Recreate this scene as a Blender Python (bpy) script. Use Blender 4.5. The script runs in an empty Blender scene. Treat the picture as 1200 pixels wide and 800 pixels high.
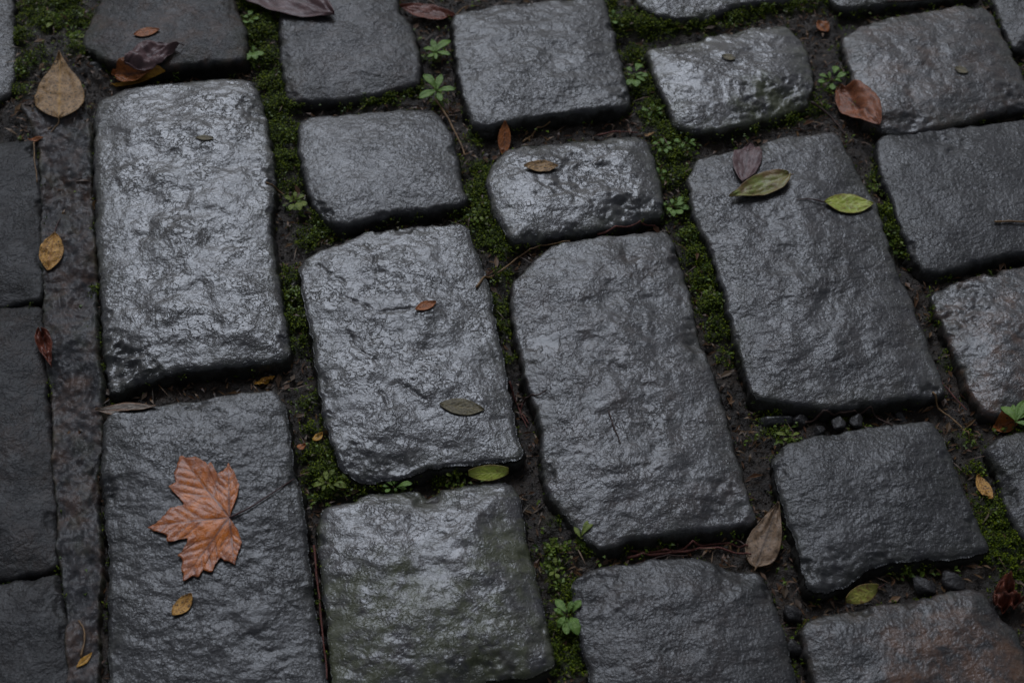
import bpy, math, random
import numpy as np
from mathutils import Vector, Matrix

random.seed(7)
scene = bpy.context.scene
COL = scene.collection

# ------------------------------------------------------------------ camera
FPX = 2268.0                       # focal length in photograph pixels (1200 wide)
DEL = math.radians(50.4)           # camera looks down by this much
DIST = 1.81
CAM = np.array([0.0, -DIST * math.cos(DEL), DIST * math.sin(DEL)])
cd = bpy.data.cameras.new("camera")
cam = bpy.data.objects.new("camera", cd)
COL.objects.link(cam)
cam.location = CAM
cam.rotation_euler = (math.pi / 2 - DEL, 0, 0)
cd.sensor_width = 36.0
cd.lens = FPX / 1200 * 36
cd.clip_start = 0.02
cd.clip_end = 500
cd.dof.use_dof = True
cd.dof.focus_distance = DIST - 0.02
cd.dof.aperture_fstop = 6.5
scene.camera = cam

# ------------------------------------------------------------------ light
SUN_EL = math.radians(47)
SUN_AZ = math.radians(-10)         # measured from +Y (ahead of the camera), negative = left
w = bpy.data.worlds.new("World")
scene.world = w
w.use_nodes = True
nt = w.node_tree
bg = nt.nodes["Background"]
sky = nt.nodes.new("ShaderNodeTexSky")
sky.sky_type = 'NISHITA'
sky.sun_disc = False
sky.sun_elevation = SUN_EL
sky.sun_rotation = SUN_AZ
sky.air_density = 1.0
sky.dust_density = 3.0
hsv = nt.nodes.new("ShaderNodeHueSaturation")      # cloud takes most of the blue out
hsv.inputs["Saturation"].default_value = 0.40
nt.links.new(sky.outputs[0], hsv.inputs["Color"])
nt.links.new(hsv.outputs[0], bg.inputs[0])
bg.inputs[1].default_value = 0.085
sd = bpy.data.lights.new("sun", 'SUN')
sd.energy = 2.0
sd.angle = math.radians(27)
sd.color = (0.75, 0.84, 1.0)      # the whole photograph is cool, overcast light
sun = bpy.data.objects.new("sun", sd)
COL.objects.link(sun)
sdir = Vector((math.sin(SUN_AZ) * math.cos(SUN_EL), math.cos(SUN_AZ) * math.cos(SUN_EL), math.sin(SUN_EL)))
sun.rotation_euler = sdir.to_track_quat('Z', 'Y').to_euler()
sun.location = (0, 0, 5)

scene.view_settings.view_transform = 'Standard'
scene.view_settings.look = 'None'
scene.view_settings.gamma = 1
scene.view_settings.use_curve_mapping = False
scene.view_settings.exposure = -0.2

# ------------------------------------------------------------------ helpers
CD, SD = math.cos(DEL), math.sin(DEL)

def world(px, py, z=0.0):
    """point of the plane at height z that the photograph shows at (px, py)"""
    px = np.asarray(px, float); py = np.asarray(py, float)
    x = (px - 600) / FPX; y = (400 - py) / FPX
    dx = x; dy = CD + y * SD; dz = -SD + y * CD
    t = (z - CAM[2]) / dz
    return np.stack([CAM[0] + dx * t, CAM[1] + dy * t], -1)

_rs = np.random.RandomState(11)
_perm = np.tile(_rs.permutation(256), 3)
_ang = _rs.rand(256) * 2 * np.pi
_gx, _gy = np.cos(_ang), np.sin(_ang)

def pn(x, y, seed=0):
    x = np.asarray(x, float) + seed * 17.137; y = np.asarray(y, float) + seed * 9.731
    xi = np.floor(x).astype(int); yi = np.floor(y).astype(int)
    xf = x - xi; yf = y - yi
    u = xf * xf * xf * (xf * (xf * 6 - 15) + 10); v = yf * yf * yf * (yf * (yf * 6 - 15) + 10)
    xi &= 255; yi &= 255
    def g(ix, iy, fx, fy):
        h = _perm[_perm[ix & 255] + (iy & 255)]
        return _gx[h] * fx + _gy[h] * fy
    a = g(xi, yi, xf, yf); b = g(xi + 1, yi, xf - 1, yf)
    c = g(xi, yi + 1, xf, yf - 1); d = g(xi + 1, yi + 1, xf - 1, yf - 1)
    return ((a + u * (b - a)) * (1 - v) + (c + u * (d - c)) * v) * 1.45

def fbm(x, y, seed=0, n=4, gain=0.5):
    s = 0; a = 1
    for i in range(n):
        s = s + a * pn(x, y, seed + i * 3.3); a *= gain; x = x * 2.03; y = y * 2.03
    return s

def seg_dist(pts, loop, closed=True):
    """distance of each point to a polyline"""
    a = loop; b = np.roll(loop, -1, 0)
    if not closed: a, b = loop[:-1], loop[1:]
    out = np.full(len(pts), 1e9)
    for i0 in range(0, len(pts), 20000):
        p = pts[i0:i0 + 20000, None, :]
        ab = (b - a)[None]
        t = np.clip(((p - a[None]) * ab).sum(-1) / np.maximum((ab ** 2).sum(-1), 1e-12), 0, 1)
        q = a[None] + ab * t[..., None] - p
        out[i0:i0 + 20000] = np.sqrt((q ** 2).sum(-1).min(1))
    return out

def inside(pts, poly):
    x, y = pts[:, 0], pts[:, 1]
    r = np.zeros(len(pts), bool)
    j = len(poly) - 1
    for i in range(len(poly)):
        xi, yi = poly[i]; xj, yj = poly[j]
        if yi != yj:
            c = ((yi > y) != (yj > y)) & (x < (xj - xi) * (y - yi) / (yj - yi) + xi)
            r ^= c
        j = i
    return r

def mesh_np(name, V, F, smooth=True, attrs=None):
    me = bpy.data.meshes.new(name)
    V = np.asarray(V, np.float32); F = np.asarray(F, np.int32)
    k = F.shape[1]
    me.vertices.add(len(V)); me.vertices.foreach_set("co", V.ravel())
    me.loops.add(F.size); me.loops.foreach_set("vertex_index", F.ravel())
    me.polygons.add(len(F))
    me.polygons.foreach_set("loop_start", np.arange(0, F.size, k, dtype=np.int32))
    me.polygons.foreach_set("use_smooth", np.full(len(F), smooth))
    me.update(calc_edges=True)
    for n, a in (attrs or {}).items():
        at = me.attributes.new(n, 'FLOAT', 'POINT'); at.data.foreach_set("value", np.asarray(a, np.float32))
    me.validate()
    return me

def link(name, me, mat=None, parent=None, loc=None):
    o = bpy.data.objects.new(name, me)
    COL.objects.link(o)
    if mat and me is not None and not me.materials: me.materials.append(mat)
    if parent: o.parent = parent
    if loc is not None: o.location = loc
    return o

def tag(o, label=None, cat=None, group=None, kind=None):
    if label: o['label'] = label
    if cat: o['category'] = cat
    if group: o['group'] = group
    if kind: o['kind'] = kind
    return o

def resample(P, n):
    P = np.asarray(P, float)
    d = np.r_[0, np.cumsum(np.sqrt(((P[1:] - P[:-1]) ** 2).sum(1)))]
    t = np.linspace(0, d[-1], n)
    return np.stack([np.interp(t, d, P[:, i]) for i in range(P.shape[1])], 1)

def spline(P, per=8):
    P = [np.asarray(p, float) for p in P]
    if len(P) < 3: return resample(np.array(P), per)
    Q = [2 * P[0] - P[1]] + P + [2 * P[-1] - P[-2]]
    out = []
    for i in range(1, len(Q) - 2):
        for t in np.linspace(0, 1, per, endpoint=False):
            a, b, c, d = Q[i - 1], Q[i], Q[i + 1], Q[i + 2]
            out.append(.5 * ((2 * b) + (c - a) * t + (2 * a - 5 * b + 4 * c - d) * t * t + (-a + 3 * b - 3 * c + d) * t ** 3))
    out.append(P[-1])
    return np.array(out)

# ------------------------------------------------------------------ materials
class NT:
    def __init__(s, name):
        s.m = bpy.data.materials.new(name); s.m.use_nodes = True
        s.t = s.m.node_tree; s.b = s.t.nodes["Principled BSDF"]
        s.out = s.t.nodes["Material Output"]
    def n(s, typ, **kw):
        nd = s.t.nodes.new(typ)
        for k, v in kw.items():
            if k in nd.inputs: nd.inputs[k].default_value = v
            else: setattr(nd, k, v)
        return nd
    def l(s, a, b): s.t.links.new(a, b)
    def set(s, sock, val):
        if hasattr(val, 'links'): s.l(val, sock)
        else: sock.default_value = val
    def noise(s, vec, scale, detail=3, rough=.55, dist=0.0):
        nd = s.n("ShaderNodeTexNoise"); s.set(nd.inputs["Scale"], scale)
        nd.inputs["Detail"].default_value = detail; nd.inputs["Roughness"].default_value = rough
        nd.inputs["Distortion"].default_value = dist
        s.l(vec, nd.inputs["Vector"]); return nd.outputs[0]
    def math(s, op, a, b=0.0, clamp=False):
        nd = s.n("ShaderNodeMath"); nd.operation = op; nd.use_clamp = clamp
        s.set(nd.inputs[0], a); s.set(nd.inputs[1], b); return nd.outputs[0]
    def rng(s, v, a, b, c=0.0, d=1.0):
        nd = s.n("ShaderNodeMapRange"); s.set(nd.inputs[0], v)
        for i, q in enumerate((a, b, c, d)): s.set(nd.inputs[1 + i], q)
        return nd.outputs[0]
    def mix(s, f, a, b):
        nd = s.n("ShaderNodeMix"); nd.data_type = 'RGBA'
        s.set(nd.inputs[0], f)
        for k, q in ((6, a), (7, b)):
            if hasattr(q, 'links'): s.l(q, nd.inputs[k])
            else: nd.inputs[k].default_value = (*q, 1)
        return nd.outputs[2]
    def attr(s, name):
        nd = s.n("ShaderNodeAttribute"); nd.attribute_name = name; return nd.outputs["Fac"]
    def bump(s, h, strength, dist, normal=None):
        nd = s.n("ShaderNodeBump"); nd.inputs["Strength"].default_value = strength
        s.set(nd.inputs["Distance"], dist); s.l(h, nd.inputs["Height"])
        if normal: s.l(normal, nd.inputs["Normal"])
        return nd.outputs[0]

def stone_mat():
    """wet basalt; object colour = (brown, moss, dullness, light)"""
    t = NT("wet_basalt")
    co = t.n("ShaderNodeTexCoord").outputs["Object"]
    oi = t.n("ShaderNodeObjectInfo")
    off = t.n("ShaderNodeVectorMath"); off.operation = 'ADD'
    t.l(co, off.inputs[0])
    cmb = t.n("ShaderNodeCombineXYZ"); r10 = t.math('MULTIPLY', oi.outputs["Random"], 37.0)
    t.l(r10, cmb.inputs[0]); t.l(r10, cmb.inputs[2]); t.l(cmb.outputs[0], off.inputs[1])
    v = off.outputs[0]
    sep = t.n("ShaderNodeSeparateColor"); t.l(oi.outputs["Color"], sep.inputs[0])
    brown, moss, dull = sep.outputs[0], sep.outputs[1], sep.outputs[2]
    light = oi.outputs["Alpha"]
    edge = t.attr("edge"); stain = t.attr("stain"); mossa = t.attr("mossy")
    big = t.noise(v, 14, 4, .6, .4)
    mid = t.noise(v, 90, 4, .65)
    fine = t.noise(v, 750, 2, .6)
    grain = t.noise(v, 330, 3, .7)
    c = t.mix(t.rng(big, .35, .68), (.011, .011, .012), (.028, .0275, .029))
    c = t.mix(t.math('MULTIPLY', t.rng(mid, .5, .72), .45), c, (.046, .046, .048))
    c = t.mix(t.math('MULTIPLY', t.rng(fine, .62, .74), .55), c, (.085, .085, .088))      # pale mineral grains
    c = t.mix(t.math('MULTIPLY', t.rng(grain, .36, .26), .7), c, (.010, .010, .011))
    # brown iron stain
    st = t.math('ADD', stain, t.math('MULTIPLY', brown, t.rng(t.noise(v, 26, 5, .7, .6), .42, .66)), True)
    st = t.math('MULTIPLY', st, t.rng(t.noise(v, 60, 5, .7, .4), .36, .6))
    c = t.mix(t.math('MULTIPLY', st, .7), c, (.105, .050, .026))
    # algae film along the margins and where the moss attribute is high
    ef = t.rng(edge, .030, .0, 0, 1.2)
    al = t.math('MULTIPLY', t.math('MULTIPLY', ef, moss), t.rng(t.noise(v, 45, 4, .65), .42, .58))
    al = t.math('ADD', al, t.math('MULTIPLY', mossa, t.rng(t.noise(v, 70, 4, .7), .35, .55)), True)
    c = t.mix(t.math('MULTIPLY', al, .75), c, (.030, .034, .009))
    # soil on the flanks
    side = t.rng(edge, .0005, -.006)
    c = t.mix(t.math('MULTIPLY', side, .85), c, (.011, .010, .008))
    br = t.n("ShaderNodeVectorMath"); br.operation = 'SCALE'
    t.l(c, br.inputs[0]); t.l(light, br.inputs["Scale"])
    t.l(br.outputs[0], t.b.inputs["Base Color"])
    rgh = t.rng(t.noise(v, 35, 3, .6), .35, .65, .25, .36)
    rgh = t.math('ADD', rgh, t.math('MULTIPLY', dull, .24))
    rgh = t.math('ADD', rgh, t.math('MULTIPLY', side, .25))
    rgh = t.math('ADD', rgh, t.math('MULTIPLY', al, .22), True)
    t.l(rgh, t.b.inputs["Roughness"])
    t.b.inputs["IOR"].default_value = 1.5
    wet = t.attr("pool")                                   # 1 where water stands smooth
    amp = t.math('SUBTRACT', 1.0, t.math('MULTIPLY', wet, .6))
    wv = t.math('ABSOLUTE', t.math('SUBTRACT', t.noise(v, t.rng(dull, 0, .4, 120., 160.), 2, .5, .9), .5))
    h = t.math('ADD', t.math('MULTIPLY', t.noise(v, t.rng(dull, 0, .4, 150., 200.), 2, .5, .4), t.rng(dull, 0, .4, .72, .85)), t.math('MULTIPLY', t.noise(v, 400, 2, .6), t.rng(dull, 0, .4, .38, .55)))
    crk = t.math('MULTIPLY', t.rng(t.noise(v, 24, 3, .6, .5), .42, .62, .12, 1.), t.rng(dull, 0, .5, 15., 8.))
    h = t.math('ADD', h, t.math('MULTIPLY', t.math('MINIMUM', wv, .035), crk))
    h = t.math('MULTIPLY', h, amp)
    nrm = t.bump(h, 1.0, .0008)
    t.l(nrm, t.b.inputs["Normal"])
    # a glossy film of water over it
    t.l(t.rng(dull, 0, .8, .27, .13), t.b.inputs['Specular IOR Level'])
    t.l(t.math('MULTIPLY', t.math('SUBTRACT', 1.0, dull, True), .55), t.b.inputs["Coat Weight"])
    t.b.inputs["Coat Roughness"].default_value = .07
    t.b.inputs["Coat IOR"].default_value = 1.33
    h2 = t.math('MULTIPLY', t.noise(v, 260, 2, .55, .5), amp)
    t.l(t.bump(h2, 1.0, .0007, nrm), t.b.inputs["Coat Normal"])
    return t.m

def soil_mat(name, a, b, c3, rough=(.3, .7), sc=1.0, bumpd=.003, spec=.28):
    t = NT(name)
    co = t.n("ShaderNodeTexCoord").outputs["Object"]
    n1 = t.noise(co, 30 * sc, 5, .65, .3); n2 = t.noise(co, 210 * sc, 4, .7); n3 = t.noise(co, 700 * sc, 2, .6)
    col = t.mix(t.rng(n1, .38, .64), a, b)
    col = t.mix(t.math('MULTIPLY', t.rng(n2, .55, .7), .6), col, c3)
    col = t.mix(t.math('MULTIPLY', t.rng(n3, .62, .72), .5), col, (.07, .065, .058))
    t.b.inputs['Specular IOR Level'].default_value = spec
    g = t.attr("moss")
    col = t.mix(t.math('MULTIPLY', g, .8), col, (.020, .028, .006))
    t.l(col, t.b.inputs["Base Color"])
    t.l(t.rng(n2, .3, .7, rough[0], rough[1]), t.b.inputs["Roughness"])
    h = t.math('ADD', n2, t.math('MULTIPLY', n3, .35))
    t.l(t.bump(h, 1.0, bumpd), t.b.inputs["Normal"])
    return t.m

def island_mat(name, cols, rough=.5, spec=.5, trans=0.0):
    t = NT(name)
    g = t.n("ShaderNodeNewGeometry")
    r = t.n("ShaderNodeValToRGB"); t.l(g.outputs["Random Per Island"], r.inputs[0])
    cr = r.color_ramp
    while len(cr.elements) < len(cols): cr.elements.new(.5)
    for i, c in enumerate(cols):
        cr.elements[i].position = i / (len(cols) - 1); cr.elements[i].color = (*c, 1)
    t.l(r.outputs[0], t.b.inputs["Base Color"])
    t.b.inputs["Roughness"].default_value = rough
    t.b.inputs["Specular IOR Level"].default_value = spec
    if trans:
        ts = t.n("ShaderNodeBsdfTranslucent"); t.l(r.outputs[0], ts.inputs[0])
        mx = t.n("ShaderNodeMixShader"); mx.inputs[0].default_value = trans
        t.l(t.b.outputs[0], mx.inputs[1]); t.l(ts.outputs[0], mx.inputs[2]); t.l(mx.outputs[0], t.out.inputs[0])
    return t.m

def leaf_mat(name, c1, c2, vein, spot=None, spotamt=0.0, rough=.28, scale=90, edgecol=None):
    """dead or living leaf: two mottled tones, veins, optional dark specks"""
    t = NT(name)
    co = t.n("ShaderNodeTexCoord").outputs["Object"]
    n1 = t.noise(co, scale, 4, .6, .4); n2 = t.noise(co, scale * 4, 4, .65, .2); n3 = t.noise(co, scale * 12, 2, .5)
    col = t.mix(t.rng(n1, .36, .64), c1, c2)
    col = t.mix(t.math('MULTIPLY', t.rng(n3, .5, .7), .25), col, tuple(min(1, x * 1.7) for x in c2))
    if edgecol:
        col = t.mix(t.rng(t.math('ADD', t.attr("rim"), t.math('MULTIPLY', n1, .5)), 1.0, 1.35), col, edgecol)
    if spot: col = t.mix(t.math('MULTIPLY', t.rng(n2, .53, .60), spotamt), col, spot)
    col = t.mix(t.math('MULTIPLY', t.attr("vein"), .85), col, vein)
    t.l(col, t.b.inputs["Base Color"])
    t.l(t.rng(n2, .3, .7, rough, rough + .22), t.b.inputs["Roughness"])
    t.l(t.bump(t.math('ADD', n2, t.math('MULTIPLY', n3, .3)), .8, .0010), t.b.inputs["Normal"])
    t.b.inputs["Specular IOR Level"].default_value = .2
    return t.m

M_STONE = stone_mat()
M_SOIL = soil_mat("wet_joint_soil", (.008, .005, .0032), (.020, .013, .008), (.045, .028, .016))
M_MORTAR = soil_mat("wet_mortar", (.026, .021, .018), (.062, .050, .044), (.085, .070, .060), (.16, .40), 1.0, .0022, .4)
M_GROUND = soil_mat("ground_far", (.02, .019, .018), (.045, .043, .042), (.06, .058, .055), (.3, .6), .3, .01)
M_MOSS = island_mat("moss_green", [(.008, .013, .001), (.022, .038, .002), (.052, .080, .003), (.16, .20, .006), (.038, .066, .003), (.018, .020, .004)], .6, .1, .3)
M_COVER = island_mat('cover_green', [(.03, .055, .008), (.08, .125, .014), (.13, .19, .022), (.05, .085, .012), (.09, .07, .03)], .5, .2, .25)
M_GRIT = island_mat("grit_mix", [(.020, .018, .016), (.05, .045, .04), (.022, .020, .019), (.075, .066, .058), (.03, .022, .016)], .45, .25)
M_LITTER = island_mat("litter_brown", [(.035, .016, .009), (.07, .036, .018), (.03, .022, .015), (.10, .055, .022), (.05, .020, .010)], .5, .2)
M_PEBBLE = soil_mat("pebble_dark", (.014, .013, .013), (.026, .024, .024), (.045, .042, .040), (.25, .5), 1.0, .0015)

# ------------------------------------------------------------------ the stones' outlines, traced at their upper rims (photograph pixels)
# t: top left -> top right, r: down the right, b: bottom left -> bottom right, l: down the left (corners only in t and b)
# c=(brown, moss, dull, light)  ripple / grain / low = relief amplitudes in mm  plateau = flattened tops  z in mm  tilt in degrees (x, y)
S = [
 dict(n='upper left', t=[(140,-72),(200,-78),(260,-72)], r=[(270,-20),(275,5),(287,44)], b=[(101,60),(135,77),(176,84),(219,79),(287,74)], l=[(124,-10),(110,25),(101,46)], c=(0.7,.4,0.8,.7), ripple=.35, grain=.35, low=1.5, z=0, tilt=(3,0)),
 dict(n='big left', t=[(118,118),(150,104),(202,98),(270,93),(294,97)], r=[(304,118),(314,169),(319,209),(315,265),(324,332),(333,385)], b=[(130,456),(165,444),(202,434),(236,430),(304,424),(338,416)], l=[(113,150),(113,200),(116,265),(122,360),(125,420)], c=(.0,.25,0,1.0), ripple=0.34, grain=.05, low=2.6, plateau=.35, z=8, tilt=(0,.5), Rs=14, crown=5, chips=[(136,436,46,7),(120,405,26,3),(306,130,34,3)], label='largest pale glossy paving stone with chipped lower left corner'),
 dict(n='top second', t=[(332,-55),(400,-62),(458,-58)], r=[(464,7),(481,34),(488,67)], b=[(340,114),(358,117),(400,116),(434,110),(490,97)], l=[(331,0),(331,34),(332,70),(335,98)], c=(0.2,.2,0.6,1.0), ripple=.45, grain=.3, low=1.2, z=0, tilt=(0,0)),
 dict(n='top third', t=[(533,17),(582,7),(636,2),(704,-3)], r=[(709,8),(714,27),(724,67),(733,100)], b=[(554,142),(572,148),(636,135),(687,130),(735,124)], l=[(534,40),(535,61),(540,90),(546,115)], c=(.0,.15,0.3,1.0), ripple=.55, grain=.3, low=1.5, z=3, tilt=(1,0)),
 dict(n='second row a', t=[(354,138),(400,135),(434,132),(484,128),(505,128)], r=[(515,138),(528,162),(535,196),(542,225)], b=[(380,254),(400,264),(434,257),(467,249),(518,243),(544,236)], l=[(351,162),(358,202),(367,236)], c=(0,.1,0.3,1.05), ripple=.28, grain=.38, low=.9, z=2, tilt=(1.5,0)),
 dict(n='second row b', t=[(580,190),(602,175),(653,169),(721,162),(752,161)], r=[(761,175),(768,202),(774,228)], b=[(590,266),(603,281),(640,277),(680,272),(740,258),(775,249)], l=[(572,214),(577,236),(583,253)], c=(0,.35,0.0,1.0), ripple=0.62, grain=.05, low=1.8, z=2, tilt=(1,0), crown=5, Rs=11, chips=[(680,205,60,2.5),(740,255,46,5)]),
 dict(n='second row c', t=[(760,60),(795,51),(834,42),(867,37),(905,29),(918,30)], r=[(932,42),(945,67),(950,98)], b=[(792,147),(812,153),(834,152),(867,145),(901,135),(945,119)], l=[(768,88),(781,118)], c=(.05,.5,0,1.15), ripple=0.6, grain=.05, low=1.7, z=2, tilt=(1,0), crown=5, mossy=[(905,125,55),(890,100,25)], chips=[(915,128,62,6),(800,48,40,3)], pools=[(840,52,25)], label='pale glossy paving stone whose lower right corner is mossy'),
 dict(n='upper right', t=[(989,46),(1019,27),(1070,17),(1121,8),(1152,7)], r=[(1164,22),(1178,51),(1191,78),(1203,105)], b=[(1016,141),(1036,152),(1063,154),(1104,148),(1154,135),(1207,122)], l=[(994,67),(1002,101),(1009,122)], c=(0.5,.25,0.3,1.05), ripple=0.55, grain=0.22, low=1.6, z=1, tilt=(1,0), crown=5, chips=[(1060,150,40,4),(1200,120,40,3)]),
 dict(n='corner right', t=[(1140,-75),(1190,-80),(1236,-80)], r=[(1248,-30),(1258,10)], b=[(1189,58),(1225,52),(1265,44)], l=[(1152,-40),(1168,10),(1178,35)], c=(.2,.2,0.5,0.7), ripple=.4, grain=.3, low=1.5, z=-5, tilt=(0,0)),
 dict(n='top fifth', t=[(950,-100),(1030,-108),(1110,-112)], r=[(1122,-70),(1134,-30)], b=[(972,-4),(989,8),(1036,3),(1083,0),(1146,-10)], l=[(955,-70),(962,-35)], c=(.1,.3,.2,1.0), ripple=.4, grain=.3, low=1.5, z=0, tilt=(0,0)),
 dict(n='top fourth', t=[(738,-110),(820,-118),(905,-120)], r=[(915,-60),(928,-10)], b=[(757,9),(771,17),(800,20),(834,17),(867,5),(930,-2)], l=[(742,-60),(748,0)], c=(.05,.4,.1,1.0), ripple=.5, grain=.3, low=1.5, z=0, tilt=(0,0)),
 dict(n='big right', t=[(808,212),(817,192),(834,184),(885,176),(901,167),(935,160),(972,156)], r=[(982,162),(992,182),(1006,206),(1016,223),(1030,256),(1043,305),(1060,339),(1073,373),(1087,410),(1097,434)], b=[(884,460),(894,468),(918,468),(969,476),(1019,471),(1070,464),(1106,458)], l=[(812,235),(820,265),(834,289),(844,322),(854,353),(861,386),(871,420),(878,445)], c=(0.08,.2,0.32,1.05), ripple=.42, grain=.42, low=2.2, z=6, tilt=(0,0), crown=4, label='tall grey paving stone with green and purple leaves on its upper end'),
 dict(n='right second', t=[(1030,167),(1043,159),(1104,152),(1171,145),(1248,134)], r=[(1262,180),(1280,235)], b=[(1083,319),(1110,316),(1137,309),(1171,300),(1200,296),(1295,280)], l=[(1033,196),(1046,229),(1056,260),(1063,280),(1074,305)], c=(.0,.1,0.5,.95), ripple=.3, grain=.42, low=1.1, z=2, tilt=(1,0), chips=[(1100,165,26,2.5),(1120,172,20,2)]),
 dict(n='right third', t=[(1093,342),(1121,329),(1171,317),(1200,312),(1292,296)], r=[(1305,350),(1325,410)], b=[(1153,482),(1181,484),(1240,474),(1342,456)], l=[(1100,359),(1114,393),(1127,424),(1141,461)], c=(0.95,.2,0.25,1.1), ripple=.55, grain=.35, low=2.2, z=2, tilt=(1,1), crown=6, chips=[(1110,345,60,4)]),
 dict(n='right fourth', t=[(1160,524),(1180,512),(1200,508),(1300,494)], r=[(1320,540),(1335,580)], b=[(1200,627),(1230,630),(1350,612)], l=[(1163,535),(1175,560),(1181,591),(1190,612)], c=(.1,.3,0.5,0.8), ripple=.4, grain=.4, low=1.3, z=2, tilt=(0,0)),
 dict(n='middle', t=[(601,336),(616,319),(633,302),(648,291),(670,285),(721,278),(780,272)], r=[(788,292),(798,320),(810,366),(820,407),(834,440),(845,480),(861,535),(874,581)], b=[(688,630),(704,641),(721,638),(737,630),(798,621),(851,615),(882,605)], l=[(602,359),(609,400),(616,434),(629,474),(636,501),(640,550),(648,584),(663,602)], c=(0.15,.15,0.25,1.15), ripple=0.46, grain=0.3, low=2.3, z=6, tilt=(0,0), crown=4, pools=[(640,405,20),(755,310,14)], chips=[(855,600,40,2.5),(735,300,20,2),(816,400,26,3)], label='tall grey paving stone at the centre with a thin twig on it'),
 dict(n='centre left', t=[(353,312),(375,295),(400,288),(427,275),(478,267),(543,264)], r=[(555,295),(569,332),(577,376),(586,417),(594,461),(602,501)], b=[(402,548),(425,560),(467,556),(500,547),(518,544),(552,541),(609,535)], l=[(358,349),(366,383),(371,417),(378,461),(386,500),(396,530)], c=(.0,.2,0.05,1.15), ripple=0.38, grain=.05, low=2.2, plateau=.25, z=5, tilt=(0,0), crown=4, chips=[(420,552,40,3.5),(465,552,26,2)], cracks=[[(400,350),(420,356),(440,365),(462,366),(485,362)],[(408,388),(414,402),(424,412),(440,424)],[(430,285),(440,305),(442,322)],[(448,462),(455,474)],[(478,455),(500,470)],[(404,330),(388,322),(372,310)]], label='pale glossy cracked paving stone with two small leaves on it'),
 dict(n='bottom middle', t=[(380,598),(388,591),(417,588),(427,581),(484,574),(501,581),(535,570),(586,564),(601,567)], r=[(609,597),(615,638),(626,675),(636,719),(643,750)], b=[(394,812),(480,815),(550,800),(569,790),(619,788),(648,776)], l=[(375,620),(379,665),(386,719),(391,770)], c=(.1,.6,0,1.1), ripple=0.62, grain=.05, low=2.3, plateau=.15, z=4, tilt=(.5,0), crown=9, mossy=[(400,770,80),(460,710,75),(590,650,50),(540,740,80)], chips=[(500,578,22,3),(560,800,44,5),(628,650,24,3)], Rs=10, label='shiny olive tinted paving stone at the bottom with a rippled bright upper half'),
 dict(n='maple stone', t=[(126,505),(135,491),(202,481),(270,471),(322,466)], r=[(332,480),(337,508),(344,564),(354,597),(358,648),(364,699),(375,766)], b=[(133,852),(200,860),(300,856),(386,850)], l=[(124,550),(126,598),(131,640),(131,665),(130,705),(130,766)], c=(.0,.15,0.35,.85), ripple=.6, grain=.3, low=1.5, z=3, tilt=(-2.5,0), crown=4, pools=[(296,728,16),(308,722,12)], label='dark grey paving stone that the maple leaf lies on'),
 dict(n='bottom third', t=[(672,685),(682,674),(697,668),(737,662),(798,655),(834,660),(867,670),(888,674)], r=[(899,690),(908,719),(918,749),(928,793)], b=[(718,862),(800,866),(870,860),(938,850)], l=[(675,719),(686,759),(696,800)], c=(0.15,.1,0.45,0.85), ripple=.4, grain=.35, low=1.6, z=0, tilt=(-.5,0), crown=6, chips=[(860,665,30,3),(700,690,40,3)]),
 dict(n='bottom right a', t=[(907,538),(918,526),(935,518),(986,508),(1036,500),(1080,496),(1092,498)], r=[(1104,515),(1114,540),(1127,574),(1144,614)], b=[(950,686),(965,689),(989,682),(1009,668),(1036,657),(1087,652),(1121,651),(1157,643)], l=[(911,552),(921,597),(935,631),(944,665)], c=(.0,.15,0.5,.92), ripple=.42, grain=.42, low=1.5, z=6, tilt=(0,0), crown=4, chips=[(985,680,40,4)]),
 dict(n='bottom right b', t=[(942,742),(952,726),(986,719),(1036,709),(1087,702),(1121,694),(1148,693)], r=[(1160,704),(1170,726),(1190,745),(1212,800)], b=[(975,880),(1060,885),(1150,872),(1240,860)], l=[(946,760),(954,790),(962,830)], c=(.35,.2,0.45,0.85), ripple=.35, grain=.4, low=1.8, z=0, tilt=(0,0), crown=6, stains=[(1110,745,50),(1080,790,60),(1160,780,50),(1060,760,30)], label='dark paving stone with a rust brown patch in the lower right corner'),
 dict(n='left a', t=[(-70,-60),(-30,-62),(10,-60)], r=[(13,-10),(17,51),(17,84)], b=[(-62,130),(-20,124),(8,112)], l=[(-68,0),(-66,70)], c=(.1,.2,0.4,0.8), ripple=.45, grain=.3, low=1.5, z=-2, tilt=(0,0)),
 dict(n='left b', t=[(-120,186),(-50,174),(0,169),(38,166)], r=[(44,209),(46,263),(48,299),(49,335)], b=[(-112,376),(-50,366),(0,358),(46,352)], l=[(-118,240),(-115,310)], c=(.1,.1,0.9,0.5), ripple=.3, grain=.4, low=1.2, z=-8, tilt=(0,0)),
 dict(n='left c', t=[(-112,382),(-50,372),(0,364),(46,360)], r=[(52,400),(52,451),(56,501),(61,550),(64,614)], b=[(-106,700),(-40,686),(0,679),(34,672),(66,662)], l=[(-110,480),(-108,600)], c=(.4,.1,0.9,0.55), ripple=.35, grain=.4, low=1.6, z=-8, tilt=(0,0)),
 dict(n='left d', t=[(-104,708),(-40,694),(0,686),(34,680),(69,676)], r=[(73,716),(79,766),(82,810)], b=[(-98,880),(0,872),(84,866)], l=[(-102,780)], c=(.1,.1,0.85,0.5), ripple=.4, grain=.35, low=1.5, z=-7, tilt=(0,0)),
]

GRID = 0.00135

def smooth_loop(P, it, lock=None):
    for _ in range(it):
        P = .5 * P + .25 * (np.roll(P, 1, 0) + np.roll(P, -1, 0))
    return P

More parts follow.
